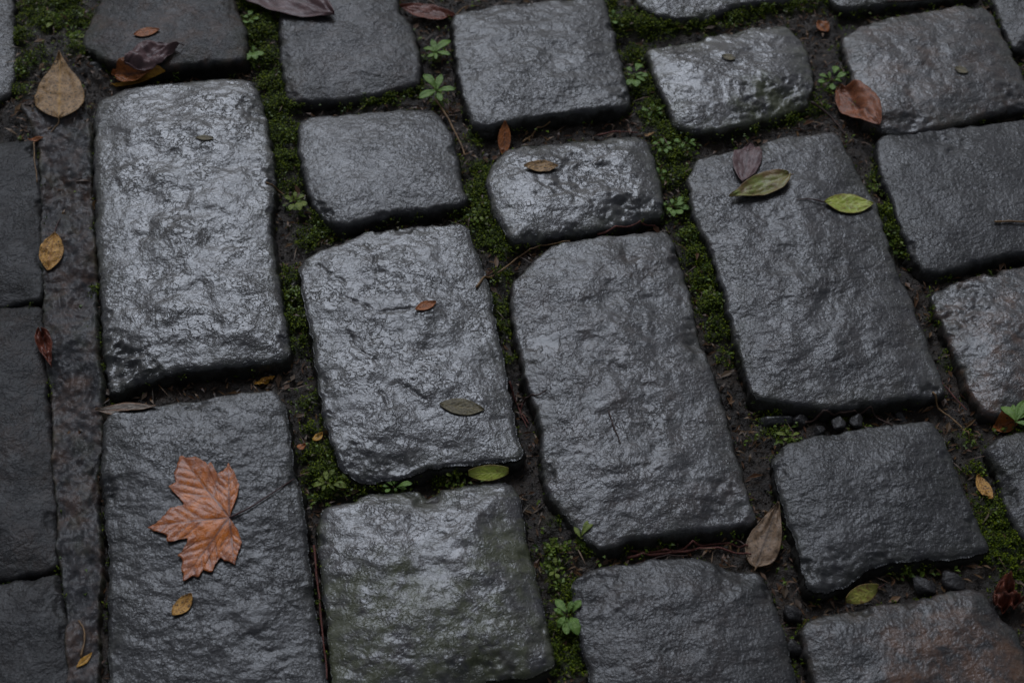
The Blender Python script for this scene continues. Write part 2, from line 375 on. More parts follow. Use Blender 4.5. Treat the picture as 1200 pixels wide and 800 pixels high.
def build_stone(T, R, B, L, p, grid, seed):
    """T,R,B,L world xy polylines. Returns (V, F, attrs, loop)"""
    g_ = p.get
    ln = lambda Q: np.sqrt(((Q[1:] - Q[:-1]) ** 2).sum(1)).sum()
    nu = max(8, int((ln(T) + ln(B)) / 2 / grid)); nv = max(8, int((ln(L) + ln(R)) / 2 / grid))
    T, B = resample(T, nu + 1), resample(B, nu + 1)
    L, R = resample(L, nv + 1), resample(R, nv + 1)
    loop = np.vstack([T[:-1], R[:-1], B[::-1][:-1], L[::-1][:-1]])
    loop = smooth_loop(loop, int(9 * (.00135 / grid) ** 2) + 2)
    tan = np.roll(loop, -1, 0) - np.roll(loop, 1, 0)
    nr = np.stack([-tan[:, 1], tan[:, 0]], 1); nr /= np.linalg.norm(nr, axis=1, keepdims=True) + 1e-12
    # outward check
    cen = loop.mean(0)
    if ((loop - cen) * nr).sum() < 0: nr = -nr
    jit = .0019 * fbm(loop[:, 0] / .016, loop[:, 1] / .016, seed, 2) + .0006 * fbm(loop[:, 0] / .004, loop[:, 1] / .004, seed + 5, 2)
    loop = loop + nr * (jit + g_('grow', .0028))[:, None]
    nrs = smooth_loop(nr, 3); nrs /= np.linalg.norm(nrs, axis=1, keepdims=True) + 1e-12
    T = loop[0:nu + 1]; R = loop[nu:nu + nv + 1]
    B = loop[nu + nv:2 * nu + nv + 1][::-1]
    L = np.vstack([loop[2 * nu + nv:], loop[:1]])[::-1]
    u = np.linspace(0, 1, nu + 1)[None, :, None]; v = np.linspace(0, 1, nv + 1)[:, None, None]
    P = (1 - v) * T[None] + v * B[None] + (1 - u) * L[:, None] + u * R[:, None] - (
        (1 - u) * (1 - v) * T[0] + u * (1 - v) * T[-1] + (1 - u) * v * B[0] + u * v * B[-1])
    X = P.reshape(-1, 2)
    d = seg_dist(X, loop[::2] if grid < .002 else loop)
    x, y = X[:, 0], X[:, 1]
    g = p.get
    # broad form
    half = .42 * min(ln(T), ln(L))
    s = np.clip(d / half, 0, 1)
    z = g('z', 0) * .6 / 1000 + g('crown', 4) * 1.15 / 1000 * (s * (2 - s)) - g('crown', 4) / 1000 * .5
    Rs = g('Rs', 8) * .5 / 1000 * (1 + .6 * fbm(x / .04, y / .04, seed + 9, 2))
    Rs = np.clip(Rs, .002, .02)
    e = np.clip(d / Rs, 0, 1)
    drop = g('drop', 3.0) / 1000 * (1 + .5 * fbm(x / .03, y / .03, seed + 15, 2))
    z = z - drop * (1 - np.sqrt(np.clip(1 - (1 - e) ** 2, 0, 1)))
    z = z + math.tan(math.radians(g('tilt', (0, 0))[1])) * (x - cen[0]) - math.tan(math.radians(g('tilt', (0, 0))[0])) * (y - cen[1])
    z = z + g('low', 1.5) / 1000 * fbm(x / .05, y / .05, seed + 1, 3) * (.35 + .65 * s) + g('ripple', .5) * .0011 * fbm(x / .026, y / .016, seed + 25, 2)
    for (cx, cy, rp, dp) in g('chips', []):
        c = world(cx, cy, 0); rr = rp * .0008
        q = np.hypot(x - c[0], y - c[1]) / rr + .35 * fbm(x / .012, y / .012, seed + 2, 3)
        k = np.clip(1 - q, 0, 1); z = z - dp / 1000 * k * k * (3 - 2 * k)
    rq = np.random.RandomState(int(seed * 10))
    for _k in range(7):                       # knocks along the rim
        c = loop[rq.randint(len(loop))]; rr = rq.uniform(.005, .014)
        q = np.hypot(x - c[0], (y - c[1])) / rr + .4 * fbm(x / .006, y / .006, seed + 2, 3)
        z = z - rq.uniform(.001, .0032) * np.clip((1 - q) * 2.2, 0, 1)
    # relief
    pool = np.zeros(len(x))
    for (cx, cy, rp) in g('pools', []):
        c = world(cx, cy, 0)
        q = np.hypot(x - c[0], y - c[1]) / (rp * .0008) + .5 * fbm(x / .012, y / .012, seed + 3, 3)
        pool = np.maximum(pool, np.clip((1.1 - q) * 4, 0, 1))
    pool = np.maximum(pool, .6 * np.clip((fbm(x / .03, y / .03, seed + 31, 3) - .5) * 2.5, 0, 1))
    wx = x + .003 * fbm(x / .012, y / .012, seed + 4, 2); wy = y + .003 * fbm(x / .012, y / .012, seed + 6, 2)
    rdir = g('rdir', .35)
    cr, sr = math.cos(rdir), math.sin(rdir)
    ax, ay = wx * cr + wy * sr, -wx * sr + wy * cr
    n1 = fbm(ax / .0095, ay / .0065, seed + 12, 2, .35)
    rid = 1 - 2 * np.abs(pn(ax / .011, ay / .0065, seed + 20)); rid = rid * .6
    rel = n1 * .75 + rid * .55
    if g('plateau'):
        th = g('plateau') - .15
        rel = np.where(rel > th, th + (rel - th) * .25, rel * 1.15)
    modu = .65 + .5 * fbm(x / .035, y / .035, seed + 40, 2)
    rel = rel * np.clip(modu, .3, 1.3) * g('ripple', .5) * 1.0
    gr = fbm(x / .0044, y / .0038, seed + 50, 2, .45) * g('grain', .3) * .45
    pit = np.clip(fbm(wx / .010, wy / .007, seed + 60, 3) - .62, 0, 1) * -1.7 * g('ripple', .5)
    z = z + (rel + gr + pit) / 1000 * (1 - .7 * pool)
    for ck in g('cracks', []):
        pl = spline([world(a, b, .003) for a, b in ck], 10)
        pl = pl + .0022 * np.stack([fbm(pl[:, 0] / .006, pl[:, 1] / .006, 3, 3), fbm(pl[:, 0] / .006, pl[:, 1] / .006, 8, 3)], 1)
        q = seg_dist(X, pl, False) / (.0016 * (1 + .7 * fbm(x / .007, y / .007, 17, 2)))
        z = z - .0013 * np.exp(-q * q) * np.clip(.7 + fbm(x / .008, y / .008, 19, 2), 0, 1.3)
    stain = np.zeros(len(x)); mossy = np.zeros(len(x))
    for key, arr in (('stains', stain), ('mossy', mossy)):
        for (cx, cy, rp) in g(key, []):
            c = world(cx, cy, 0)
            q = np.hypot(x - c[0], y - c[1]) / (rp * .0008) + .4 * fbm(x / .02, y / .02, seed + 7, 3)
            arr[:] = np.maximum(arr, np.clip((1 - q) * 1.8, 0, 1))
    V = [np.c_[X, z]]
    idx = np.arange((nu + 1) * (nv + 1)).reshape(nv + 1, nu + 1)
    F = [np.stack([idx[1:, :-1], idx[1:, 1:], idx[:-1, 1:], idx[:-1, :-1]], -1).reshape(-1, 4)]
    ring = np.r_[idx[0, :-1], idx[:-1, -1], idx[-1, ::-1][:-1], idx[::-1, 0][:-1]]
    zl = z[ring]
    K = 11 if grid < .002 else 5
    zb = -.052
    base = len(X); n = len(ring)
    arc = np.r_[0, np.cumsum(np.sqrt(((loop[1:] - loop[:-1]) ** 2).sum(1)))]
    prev = ring
    edge = [d]; ex = [np.zeros(0)]
    for k in range(1, K + 1):
        t = (k / K) ** 1.15
        zz = zl + (zb - zl) * t
        env = min(1, k / 3)
        o = .0022 * math.sin(min(1, t * 4) * math.pi / 2) - .003 * t + env * ((.0034 * fbm(arc / .016, zz / .011, seed + 70, 3)) + .0013 * fbm(arc / .004, zz / .004, seed + 80, 2))
        Q = loop + nrs * (o if np.ndim(o) else np.full(n, o))[:, None]
        V.append(np.c_[Q, zz + (.0008 * fbm(arc / .006, k * 1.7 + arc * 0, seed + 90, 2) if k < K else 0)])
        edge.append(zz - zl)
        cur = base + (k - 1) * n + np.arange(n)
        F.append(np.stack([prev, np.roll(prev, -1), np.roll(cur, -1), cur], -1))
        prev = cur
    V = np.vstack(V); F = np.vstack(F)
    if True:   # loop runs clockwise seen from above: flip the skirt outward
        a = V[F[-1]]; nrm = np.cross(a[1] - a[0], a[2] - a[0])
        if (nrm[:2] * (a[0][:2] - cen)).sum() < 0:
            k0 = nu * nv; F[k0:] = F[k0:, ::-1]
        a = V[F[0]]; nrm = np.cross(a[1] - a[0], a[2] - a[0])
        if nrm[2] < 0: F[:nu * nv] = F[:nu * nv, ::-1]
    m = len(V) - len(X)
    at = dict(edge=np.concatenate(edge), pool=np.r_[pool, np.zeros(m)], stain=np.r_[stain, np.zeros(m)], mossy=np.r_[mossy, np.zeros(m)])
    return V, F, at, loop

# ------------------------------------------------------------------ joint soil
# moss mounds: (px, py, radius px, density 0..1, mound mm)
MOSS = [(300,12,22,1,8),(302,45,24,1,9),(312,75,18,.9,7),(318,105,18,.9,7),(322,135,20,1,7),(328,165,22,1,7),(330,195,20,.9,6),(338,225,16,.5,4),
        (405,121,16,.8,6),(430,122,18,1,8),(455,118,16,1,8),(478,112,14,.9,6),(375,124,12,.6,3),(345,128,14,.8,4),
        (555,170,14,.4,2),(563,205,16,.7,4),(562,235,20,1,7),(568,262,22,1,8),(578,288,18,.9,6),(590,300,12,.8,4),(588,330,12,.6,3),(588,365,14,.6,3),(592,395,12,.5,3),(596,430,10,.4,2),
        (715,12,14,.6,4),(730,35,22,.9,7),(752,38,20,1,8),(775,34,20,1,8),(800,33,18,1,8),(830,30,18,.9,7),(860,25,18,.9,6),(890,18,16,.8,5),(925,15,16,.7,4),(950,10,16,.6,4),(1000,20,14,.4,2),
        (745,70,16,.7,4),(752,110,18,.7,4),(765,140,18,.7,4),(780,165,20,.8,5),(790,190,18,.7,5),(795,215,18,.8,5),(803,250,18,.9,6),(812,285,16,1,7),(818,310,16,1,8),(828,335,18,1,8),(836,365,18,1,8),(842,395,14,.7,4),(850,425,12,.4,2),
        (1025,215,12,.5,3),(1040,262,14,1,7),(1048,280,18,1,9),(1056,298,14,1,7),(1062,250,8,.5,3),(1090,325,14,.5,2),(1098,380,12,.4,2),(1110,430,12,.4,2),
        (338,330,14,.6,4),(342,355,14,.9,6),(345,385,16,1,7),(350,410,12,.7,4),(360,480,12,.5,3),(366,510,12,.4,3),(370,540,16,.7,5),(380,562,18,1,9),(395,572,16,1,8),(372,585,10,.6,3),(420,572,18,.5,3),(450,572,16,.6,3),(520,562,14,.4,2),
        (364,285,18,.6,4),(385,272,20,.6,4),(540,248,10,.6,2),(480,258,14,.4,2),(640,285,14,.6,2),(700,277,14,.6,2),
        (40,20,22,.7,5),(75,15,24,.8,6),(60,40,22,.8,5),(90,35,20,.8,5),(95,75,14,.7,4),(28,60,14,.6,4),(26,95,14,.7,5),(45,85,20,.4,3),(30,120,14,.4,2),
        (113,350,8,.7,3),(112,400,8,.7,3),(114,200,7,.5,2),(110,280,7,.6,2),(118,440,8,.4,2),
        (1140,560,14,.4,2),(1165,615,20,.8,5),(1175,650,24,.8,5),(1150,600,16,.4,3),(1195,670,20,.7,4),(1130,520,14,.3,2),(1180,690,16,.5,3),
        (648,620,12,.3,2),(655,660,14,.4,2),(662,700,14,.5,3),(664,745,16,.7,4),(668,780,16,.8,5),(655,760,10,.6,3),
        (905,505,16,.5,3),(1040,660,16,.4,2),(1060,668,14,.5,2),(1000,500,14,.3,1),(750,632,30,.25,1),(690,650,14,.4,2),(840,148,16,.5,3),(880,150,18,.6,3),(920,140,18,.7,3),(950,130,16,.6,3)]
MW = np.array([[*world(a, b, -.022), r * .0008, dn, h / 1000] for a, b, r, dn, h in MOSS])

def moss_field(x, y):
    m = np.zeros_like(x); mound = np.zeros_like(x)
    for (mx, my, r, dn, h) in MW:
        q = ((x - mx) ** 2 + (y - my) ** 2) / (r * r)
        e = np.exp(-q)
        m = np.maximum(m, dn * np.clip(e * 1.5, 0, 1)); mound = np.maximum(mound, h * e)
    return m, mound

def soil_z(x, y):
    m, mound = moss_field(x, y)
    z = -.0165 + .004 * fbm(x / .05, y / .05, 101, 3) + .0032 * fbm(x / .013, y / .013, 102, 4) + .0008 * fbm(x / .004, y / .004, 103, 2)
    # the ground swells up in the top left corner and behind the left column
    for (a, b, r, h) in ((62, 70, 75, .016), (60, 140, 55, .012), (930, 10, 40, .006), (1000, 90, 40, .004), (560, 330, 30, .004), (665, 640, 40, .006), (1165, 640, 60, .006)):
        c = world(a, b, -.02); q = ((x - c[0]) ** 2 + (y - c[1]) ** 2) / (r * .0008) ** 2
        z = z + h * np.exp(-q)
    return z + mound * (1 + .4 * pn(x / .006, y / .006, 5))

def grid_mesh(name, x0, x1, y0, y1, st, zf, attrs=None, cut=None):
    xs = np.arange(x0, x1 + st / 2, st); ys = np.arange(y0, y1 + st / 2, st)
    X, Y = np.meshgrid(xs, ys); x, y = X.ravel(), Y.ravel()
    z = zf(x, y)
    nx, ny = len(xs), len(ys)
    idx = np.arange(nx * ny).reshape(ny, nx)
    F = np.stack([idx[:-1, :-1], idx[:-1, 1:], idx[1:, 1:], idx[1:, :-1]], -1).reshape(-1, 4)
    at = attrs(x, y) if attrs else None
    V = np.c_[x, y, z]
    if cut is not None:
        k = cut(x, y); keep = ~k[F].all(1); F = F[keep]
        used = np.unique(F); remap = np.full(len(V), -1); remap[used] = np.arange(len(used))
        V = V[used]; F = remap[F]
        if at: at = {n: a[used] for n, a in at.items()}
    return mesh_np(name, V, F, True, at)

# stones first (their outlines decide where joints are)
LOOPS = []
built = []
for i, p in enumerate(S):
    zz = p['z'] * .6 / 1000 - .003
    W = lambda pts: np.array([world(a, b, zz) for a, b in pts])
    T, B = W(p['t']), W(p['b'])
    R = np.vstack([T[-1:], W(p['r']), B[-1:]]); L = np.vstack([T[:1], W(p['l']), B[:1]])
    V, F, at, loop = build_stone(spline(list(T)), spline(list(R)), spline(list(B)), spline(list(L)), p, GRID, 200 + i * 7.3)
    built.append((p, V, F, at)); LOOPS.append(loop)

def in_stone(x, y, margin=0.0):
    pts = np.stack([x, y], 1); r = np.zeros(len(pts), bool)
    for lp in LOOPS:
        c = lp.mean(0); q = lp[::6]
        if margin: 
            dv = q - c; L_ = np.linalg.norm(dv, axis=1, keepdims=True); q = c + dv * (1 - margin / L_)
        lo, hi = q.min(0), q.max(0)
        k = (pts[:, 0] > lo[0]) & (pts[:, 0] < hi[0]) & (pts[:, 1] > lo[1]) & (pts[:, 1] < hi[1])
        kk = np.where(k)[0]
        if len(kk): r[kk[inside(pts[kk], q)]] = True
    return r

XL, XR, YB, YT = -.62, .66, -.46, .56
pave = link('pavement', grid_mesh('pavement', XL, XR, YB, YT, .0022, soil_z, lambda x, y: dict(moss=moss_field(x, y)[0]), lambda x, y: in_stone(x, y, .006)), M_SOIL)
tag(pave, 'wet earth joints of the old cobbled pavement, full of moss and litter', kind='structure')

for p, V, F, at in built:
    c = V[:, :2].mean(0)
    V = V.copy(); V[:, 0] -= c[0]; V[:, 1] -= c[1]
    o = link('paving_stone', mesh_np('paving_stone', V, F, True, at), M_STONE, pave, (c[0], c[1], 0))
    o.color = p['c']
    if p.get('label'): o['label'] = p['label']

# ---- mortar: the long rough strip left of the big stones and the bed between two of them
def mortar(name, left, right, zt, seed, st=.0016, amp=1.0, mossk=0.0):
    l = resample(spline([world(a, b, zt) for a, b in left]), 420); r = resample(spline([world(a, b, zt) for a, b in right]), 420)
    n = 46
    u = np.linspace(0, 1, n)[None, :, None]
    P = l[:, None] * (1 - u) + r[:, None] * u
    x, y = P[..., 0].ravel(), P[..., 1].ravel()
    uu = np.tile(np.linspace(0, 1, n), 420)
    jl = .0025 * fbm(y / .03, x * 0, seed, 5, .65)
    x = x + .004 * (uu - .5) * 2 + jl * (1 - uu) + .0025 * fbm(y / .03, x * 0 + 4, seed, 5, .65) * uu
    e = np.minimum(uu, 1 - uu) * 2
    z = zt - .010 * (1 - np.clip(e * 6, 0, 1)) ** 2 + amp * (.0058 * fbm(x / .045, y / .06, seed + 1, 5, .52) + .0007 * fbm(x / .006, y / .006, seed + 2, 3, .6) + .0011 * fbm(x / .011, y / .014, seed + 8, 3) - .004 * np.clip(fbm(x / .02, y / .03, seed + 3, 2) - .3, 0, 1))
    idx = np.arange(420 * n).reshape(420, n)
    F = np.stack([idx[:-1, :-1], idx[1:, :-1], idx[1:, 1:], idx[:-1, 1:]], -1).reshape(-1, 4)
    V = np.c_[x, y, z]
    a = V[F[0]]
    if np.cross(a[1] - a[0], a[2] - a[0])[2] < 0: F = F[:, ::-1]
    mo = np.clip((fbm(x / .03, y / .04, seed + 5, 3) - .2) * 2.2, 0, 1) * .25 + np.clip(1 - e * 4, 0, 1) * .6
    o = link(name, mesh_np(name, V, F, True, dict(edge=np.full(len(V), .03), mossy=np.clip(mo * .9, 0, 1), pool=V[:, 2] * 0, stain=V[:, 2] * 0)), M_STONE, pave)
    o.color = (.45, .6, .8, 1.35)
    return o
mortar('mortar_strip', [(18,118),(44,165),(48,260),(52,360),(57,450),(66,550),(72,660),(80,720),(86,880)], [(104,128),(106,200),(109,300),(113,400),(117,455),(119,500),(114,560),(112,600),(116,650),(112,720),(116,880)], -.006, 310, amp=1.15)
mortar('mortar_bed', [(112,470),(150,462),(200,456),(260,450),(310,442),(345,432)], [(116,498),(150,482),(200,474),(260,466),(310,462),(350,462)], -.019, 330, amp=.6)
mortar('mortar_bed', [(690,642),(740,640),(790,636),(850,628)], [(684,668),(740,656),(790,650),(850,652)], -.020, 350, amp=.5)
mortar('mortar_bed', [(925,722),(960,706),(990,700),(1010,700)], [(940,732),(965,722),(1000,712),(1030,706)], -.018, 360, amp=.5)

# ---- broken shards and lumps bedded in the joints (parts of the pavement)
def rock_mesh(r, seed, res=22):
    """angular stone: the shape a set of random planes cuts out, slightly worn"""
    th = np.linspace(0, np.pi, res + 1)[:, None]; ph = np.linspace(0, 2 * np.pi, 2 * res, endpoint=False)[None]
    D = np.stack([np.sin(th) * np.cos(ph), np.sin(th) * np.sin(ph), np.cos(th) + 0 * ph], -1).reshape(-1, 3)
    q = np.random.RandomState(seed); N = q.normal(size=(13, 3)); N /= np.linalg.norm(N, axis=1, keepdims=True); H = q.uniform(.72, 1.05, 13)
    k = (np.clip(D @ N.T, 0, 1) / H) ; rad = 1 / np.maximum((k ** 14).sum(1) ** (1 / 14.), .72)
    V = D * rad[:, None] * (1 + .05 * fbm(D[:, 0] * 4 + D[:, 2] * 3, D[:, 1] * 4 - D[:, 2] * 3, seed, 3))[:, None] * np.array(r)
    idx = np.arange((res + 1) * 2 * res).reshape(res + 1, 2 * res); a = idx[:-1]; b = idx[1:]
    F = np.stack([a, b, np.roll(b, -1, 1), np.roll(a, -1, 1)], -1).reshape(-1, 4)
    return mesh_np('rock', V, F, True, dict(edge=np.full(len(V), .02), moss=np.zeros(len(V))))

def lump_mesh(r, seed, flat=.6, res=28, rough=.12):
    V = []; 
    n = res
    for i in range(n + 1):
        th = math.pi * i / n
        for j in range(n * 2):
            ph = math.pi * j / n
            V.append((math.sin(th) * math.cos(ph), math.sin(th) * math.sin(ph), math.cos(th)))
    V = np.array(V)
    k = 1 + rough * 1.6 * fbm(V[:, 0] * 1.1 + V[:, 2] * .7, V[:, 1] * 1.1 - V[:, 2] * .9, seed, 3) + rough * .25 * fbm(V[:, 0] * 6, V[:, 1] * 6 + V[:, 2] * 5, seed + 3, 2)
    V = V * k[:, None]
    V = np.sign(V) * np.abs(V) ** .85 * np.array(r)
    idx = np.arange((n + 1) * 2 * n).reshape(n + 1, 2 * n)
    a = idx[:-1]; b = idx[1:]
    F = np.stack([a, b, np.roll(b, -1, 1), np.roll(a, -1, 1)], -1).reshape(-1, 4)
    return mesh_np('lump', V, F, True, dict(edge=np.full(len(V), .02)))
SH = [(121,82,20,17,-.012,.2,'dark'),(668,616,17,16,-.012,.4,'s'),(690,628,14,9,-.016,-.3,'s'),(915,493,17,9,-.014,.1,'s'),(1186,70,12,11,-.022,0,'s')]
for i, (a, b, rx, ry, z, rot, k) in enumerate(SH):
    c = world(a, b, z)
    o = link('stone_shard', rock_mesh((rx * .0009, ry * .0010, .014), 400 + i, res=30), M_STONE, pave, (c[0], c[1], z - .008))
    o.rotation_euler = (.05, .1, rot); o.color = (.1, .4, .35, .8)

# ---- extra rows past the edges of the picture, so the pavement goes on from other viewpoints
PHI = math.radians(-8.5)
eu = np.array([math.cos(PHI), -math.sin(PHI)]); ev = np.array([math.sin(PHI), math.cos(PHI)])
eu = np.array([math.cos(PHI), -math.sin(PHI)])
allp = np.vstack(LOOPS)
protos = []
for k in range(5):
    w_, h_ = [(.17, .24), (.18, .15), (.165, .20), (.175, .28), (.18, .18)][k]
    T = np.array([(-w_/2, h_/2), (0, h_/2 + .004), (w_/2, h_/2 - .004)]); B = np.array([(-w_/2 + .004, -h_/2), (0, -h_/2 - .003), (w_/2, -h_/2 + .003)])
    R = np.array([T[-1], (w_/2 + .003, 0), B[-1]]); L = np.array([T[0], (-w_/2 - .003, 0.01), B[0]])
    V, F, at, lp = build_stone(spline(list(T)), spline(list(R)), spline(list(B)), spline(list(L)), dict(z=0, crown=4, low=1.6, ripple=.5, grain=.3), .0036, 600 + k * 9)
    protos.append((w_, h_, mesh_np('paving_stone', V, F, True, at), lp))
rr = random.Random(3)
rot = math.atan2(eu[1], eu[0])
hulls = [lp[::10] for lp in LOOPS]
cols = np.arange(-7, 8)
for ci in cols:
    sc = .02 + ci * .196
    t = -1.0 + rr.random() * .1
    while t < 1.25:
        w_, h_, me, lp = protos[rr.randrange(5)]
        tc = t + h_ / 2
        c = eu * sc + ev * tc
        ca, sa = math.cos(rot), math.sin(rot)
        q = np.array([[x * ca - y * sa, x * sa + y * ca] for x, y in lp[::8]]) + c
        dv_ = np.c_[q, np.zeros(len(q))] - CAM; dep = dv_[:, 1] * CD - dv_[:, 2] * SD
        ppx = 600 + FPX * dv_[:, 0] / dep; ppy = 400 - FPX * (dv_[:, 1] * SD + dv_[:, 2] * CD) / dep
        inframe = (ppx > -6) & (ppx < 1206) & (ppy > -30) & (ppy < 806)      # the traced stones already fill the picture
        clash = inframe.any() or in_stone(q[:, 0], q[:, 1]).any()
        if not clash:
            for hl in hulls:
                if inside(hl, q).any(): clash = True; break
        if not clash:
            o = link('paving_stone', me, M_STONE, pave, (c[0], c[1], rr.uniform(-.004, .003)))
            o.rotation_euler = (rr.uniform(-.01, .01), rr.uniform(-.01, .01), rot + rr.uniform(-.02, .02) + (math.pi if rr.random() < .5 else 0))
            o.color = (rr.choice([0, 0, .3]), .3, .15, rr.uniform(.85, 1.1))
            t += h_ + .028
        else: t += .008
# the sheet that carries it all, out to the horizon
gv = np.array([(-150, -150, -.05), (150, -150, -.05), (150, 150, -.05), (-150, 150, -.05)], float)
g = link('ground', mesh_np('ground', gv, np.array([[0, 1, 2, 3]]), False), M_GROUND)
tag(g, 'dark wet ground under and around the pavement', kind='structure')
rim = link('earth', grid_mesh('earth', -1.7, 1.7, -1.2, 1.5, .011, lambda x, y: np.where((x > XL + .045) & (x < XR - .045) & (y > YB + .045) & (y < YT - .045), -.045, soil_z(x, y) - .0015)), M_SOIL)
tag(rim, 'damp earth between the stones past the picture edges', kind='structure')

# ------------------------------------------------------------------ moss, grit and litter in the joints (uncountable)
rng = np.random.RandomState(5)
def visible_joint_points(n, accept, zoff=0.0):
    x = rng.uniform(XL, XR, n); y = rng.uniform(YB, YT, n)
    k = accept(x, y); x, y = x[k], y[k]
    k = ~in_stone(x, y, .001); return x[k], y[k]

def blades(px, py, pz, nper, length, width, rise, name, mat, seed=0, jitter=.001):
    """star tufts of small pointed leaves; every tuft point grows nper leaves"""
    r = np.random.RandomState(seed)
    n = len(px); N = n * nper
    bx = np.repeat(px, nper) + r.normal(0, jitter, N); by = np.repeat(py, nper) + r.normal(0, jitter, N); bz = np.repeat(pz, nper)
    th = r.rand(N) * 2 * np.pi; Ln = length * r.uniform(.5, 1.3, N); wd = width * r.uniform(.6, 1.3, N)
    up = rise * r.uniform(.1, 1.5, N)
    dx, dy = np.cos(th), np.sin(th)
    B0 = np.c_[bx, by, bz - .0005]
    Mx = np.c_[bx + dx * Ln * .5, by + dy * Ln * .5, bz + up * Ln * .8]
    Tp = np.c_[bx + dx * Ln, by + dy * Ln, bz + up * Ln * .75]
    sx = np.c_[-dy, dx, np.zeros(N)] * wd[:, None] * .5
    V = np.stack([B0, Mx - sx, Tp, Mx + sx], 1).reshape(-1, 3)
    i = np.arange(N) * 4
    F = np.stack([i, i + 1, i + 2, i + 3], 1)
    return link(name, mesh_np(name, V, F, False), mat)

mx, my = visible_joint_points(620000, lambda x, y: rng.rand(len(x)) < (moss_field(x, y)[0] ** 1.6) * (.25 + 1.1 * np.clip(.5 + fbm(x / .011, y / .011, 55, 3), 0, 1)))
mz = soil_z(mx, my)
print('moss tufts', len(mx))
o = blades(mx, my, mz + rng.uniform(0, .0035, len(mx)), 5, .0034, .0013, .8, 'moss', M_MOSS, 1)
tag(o, 'dark green moss cushions filling the joints between the stones', 'moss', kind='stuff')
print('moss tris', len(mx) * 10)

fx, fy, fz = [], [], []
for lp in LOOPS:
    q = np.repeat(resample(np.vstack([lp, lp[:1]]), 900), 3, 0); c = lp.mean(0); dv = q - c; dv /= np.linalg.norm(dv, axis=1, keepdims=True)
    q = q + dv * rng.uniform(.0005, .0035, len(q))[:, None]
    k = rng.rand(len(q)) < np.clip(moss_field(q[:, 0], q[:, 1])[0] * 1.6, .06, 1) * np.clip(.35 + 1.3 * fbm(q[:, 0] / .014, q[:, 1] / .014, 88, 2), 0, 1)
    q = q[k]; fx.append(q[:, 0]); fy.append(q[:, 1]); sz = soil_z(q[:, 0], q[:, 1]); fz.append(sz + (np.maximum(-.005 - sz, 0)) * rng.rand(len(q)) ** 1.6)
fx, fy, fz = map(np.concatenate, (fx, fy, fz))
o = blades(fx, fy, fz, 5, .0032, .0012, .8, 'moss', M_MOSS, 8)
tag(o, 'thin moss creeping up the flanks of the paving stones', 'moss', kind='stuff')

gx, gy = visible_joint_points(60000, lambda x, y: rng.rand(len(x)) < 1 - .7 * moss_field(x, y)[0])
gz = soil_z(gx, gy)
octv = np.array([(1, 0, 0), (-1, 0, 0), (0, 1, 0), (0, -1, 0), (0, 0, 1), (0, 0, -1)], float)
octf = np.array([(0, 2, 4), (2, 1, 4), (1, 3, 4), (3, 0, 4), (2, 0, 5), (1, 2, 5), (3, 1, 5), (0, 3, 5)])
n = len(gx); s = np.exp(rng.normal(-7.2, .45, n))
Vg = octv[None] * rng.uniform(.5, 1.4, (n, 6, 1)) * s[:, None, None] + np.stack([gx, gy, gz + s * .3], 1)[:, None]
Fg = (octf[None] + (np.arange(n) * 6)[:, None, None]).reshape(-1, 3)
tag(link('grit', mesh_np('grit', Vg.reshape(-1, 3), Fg, False), M_GRIT), 'small dark grit scattered along the joints', 'grit', kind='stuff')
lx, ly = visible_joint_points(36000, lambda x, y: rng.rand(len(x)) < (1 - .75 * moss_field(x, y)[0]) * np.clip(.6 + 1.2 * fbm(x / .06, y / .06, 77, 2), .05, 1))
o = blades(lx, ly, soil_z(lx, ly) + .0012, 1, .0085, .0022, .25, 'leaf_litter', M_LITTER, 2)
tag(o, 'shreds of brown rotting litter lying in the joints', 'litter', kind='stuff')
cx_, cy_ = visible_joint_points(34000, lambda x, y: rng.rand(len(x)) < (.10 + .9 * moss_field(x, y)[0]) * np.clip(fbm(x / .018, y / .018, 66, 2) * 1.5, 0, 1))
o = blades(cx_, cy_, soil_z(cx_, cy_) + rng.uniform(.002, .006, len(cx_)), 3, .0052, .0026, .7, 'creeping_ground_cover', M_COVER, 4, .003)
tag(o, 'tiny creeping green leaves scattered through the mossy joints', 'ground cover', kind='stuff')
bx_, by_ = visible_joint_points(1500, lambda x, y: rng.rand(len(x)) < 1 - .6 * moss_field(x, y)[0])
o = blades(bx_, by_, soil_z(bx_, by_) + .002, 1, .0145, .0050, .22, 'leaf_fragments', M_LITTER, 12)
tag(o, 'torn fragments of brown leaves rotting in the joints', 'litter', kind='stuff')
tx_, ty_ = visible_joint_points(2600, lambda x, y: rng.rand(len(x)) < .8)
o = blades(tx_, ty_, soil_z(tx_, ty_) + .002, 1, .022, .0010, .12, 'root_fibres', M_LITTER, 13)
tag(o, 'thin brown root fibres and needles matted in the joints', 'litter', kind='stuff')
# moss crust on the stones' flanks and mossy corner is colour; small sprigs creep on the mossy corner
#PART2

# ------------------------------------------------------------------ things that lie on the pavement
def dg():
    bpy.context.view_layer.update(); return bpy.context.evaluated_depsgraph_get()

CAMV = Vector(CAM)
def hit_px(px, py, d):
    """where the line of sight through a photograph pixel meets the scene"""
    x = (px - 600) / FPX; y = (400 - py) / FPX
    v = Vector((x, CD + y * SD, -SD + y * CD)).normalized()
    ok, loc, *_ = scene.ray_cast(d, CAMV, v)
    return np.array(loc) if ok else np.r_[world(px, py, 0), 0]
def top(x, y, d):
    ok, loc, *_ = scene.ray_cast(d, Vector((x, y, .3)), Vector((0, 0, -1)))
    return loc.z if ok else -.03

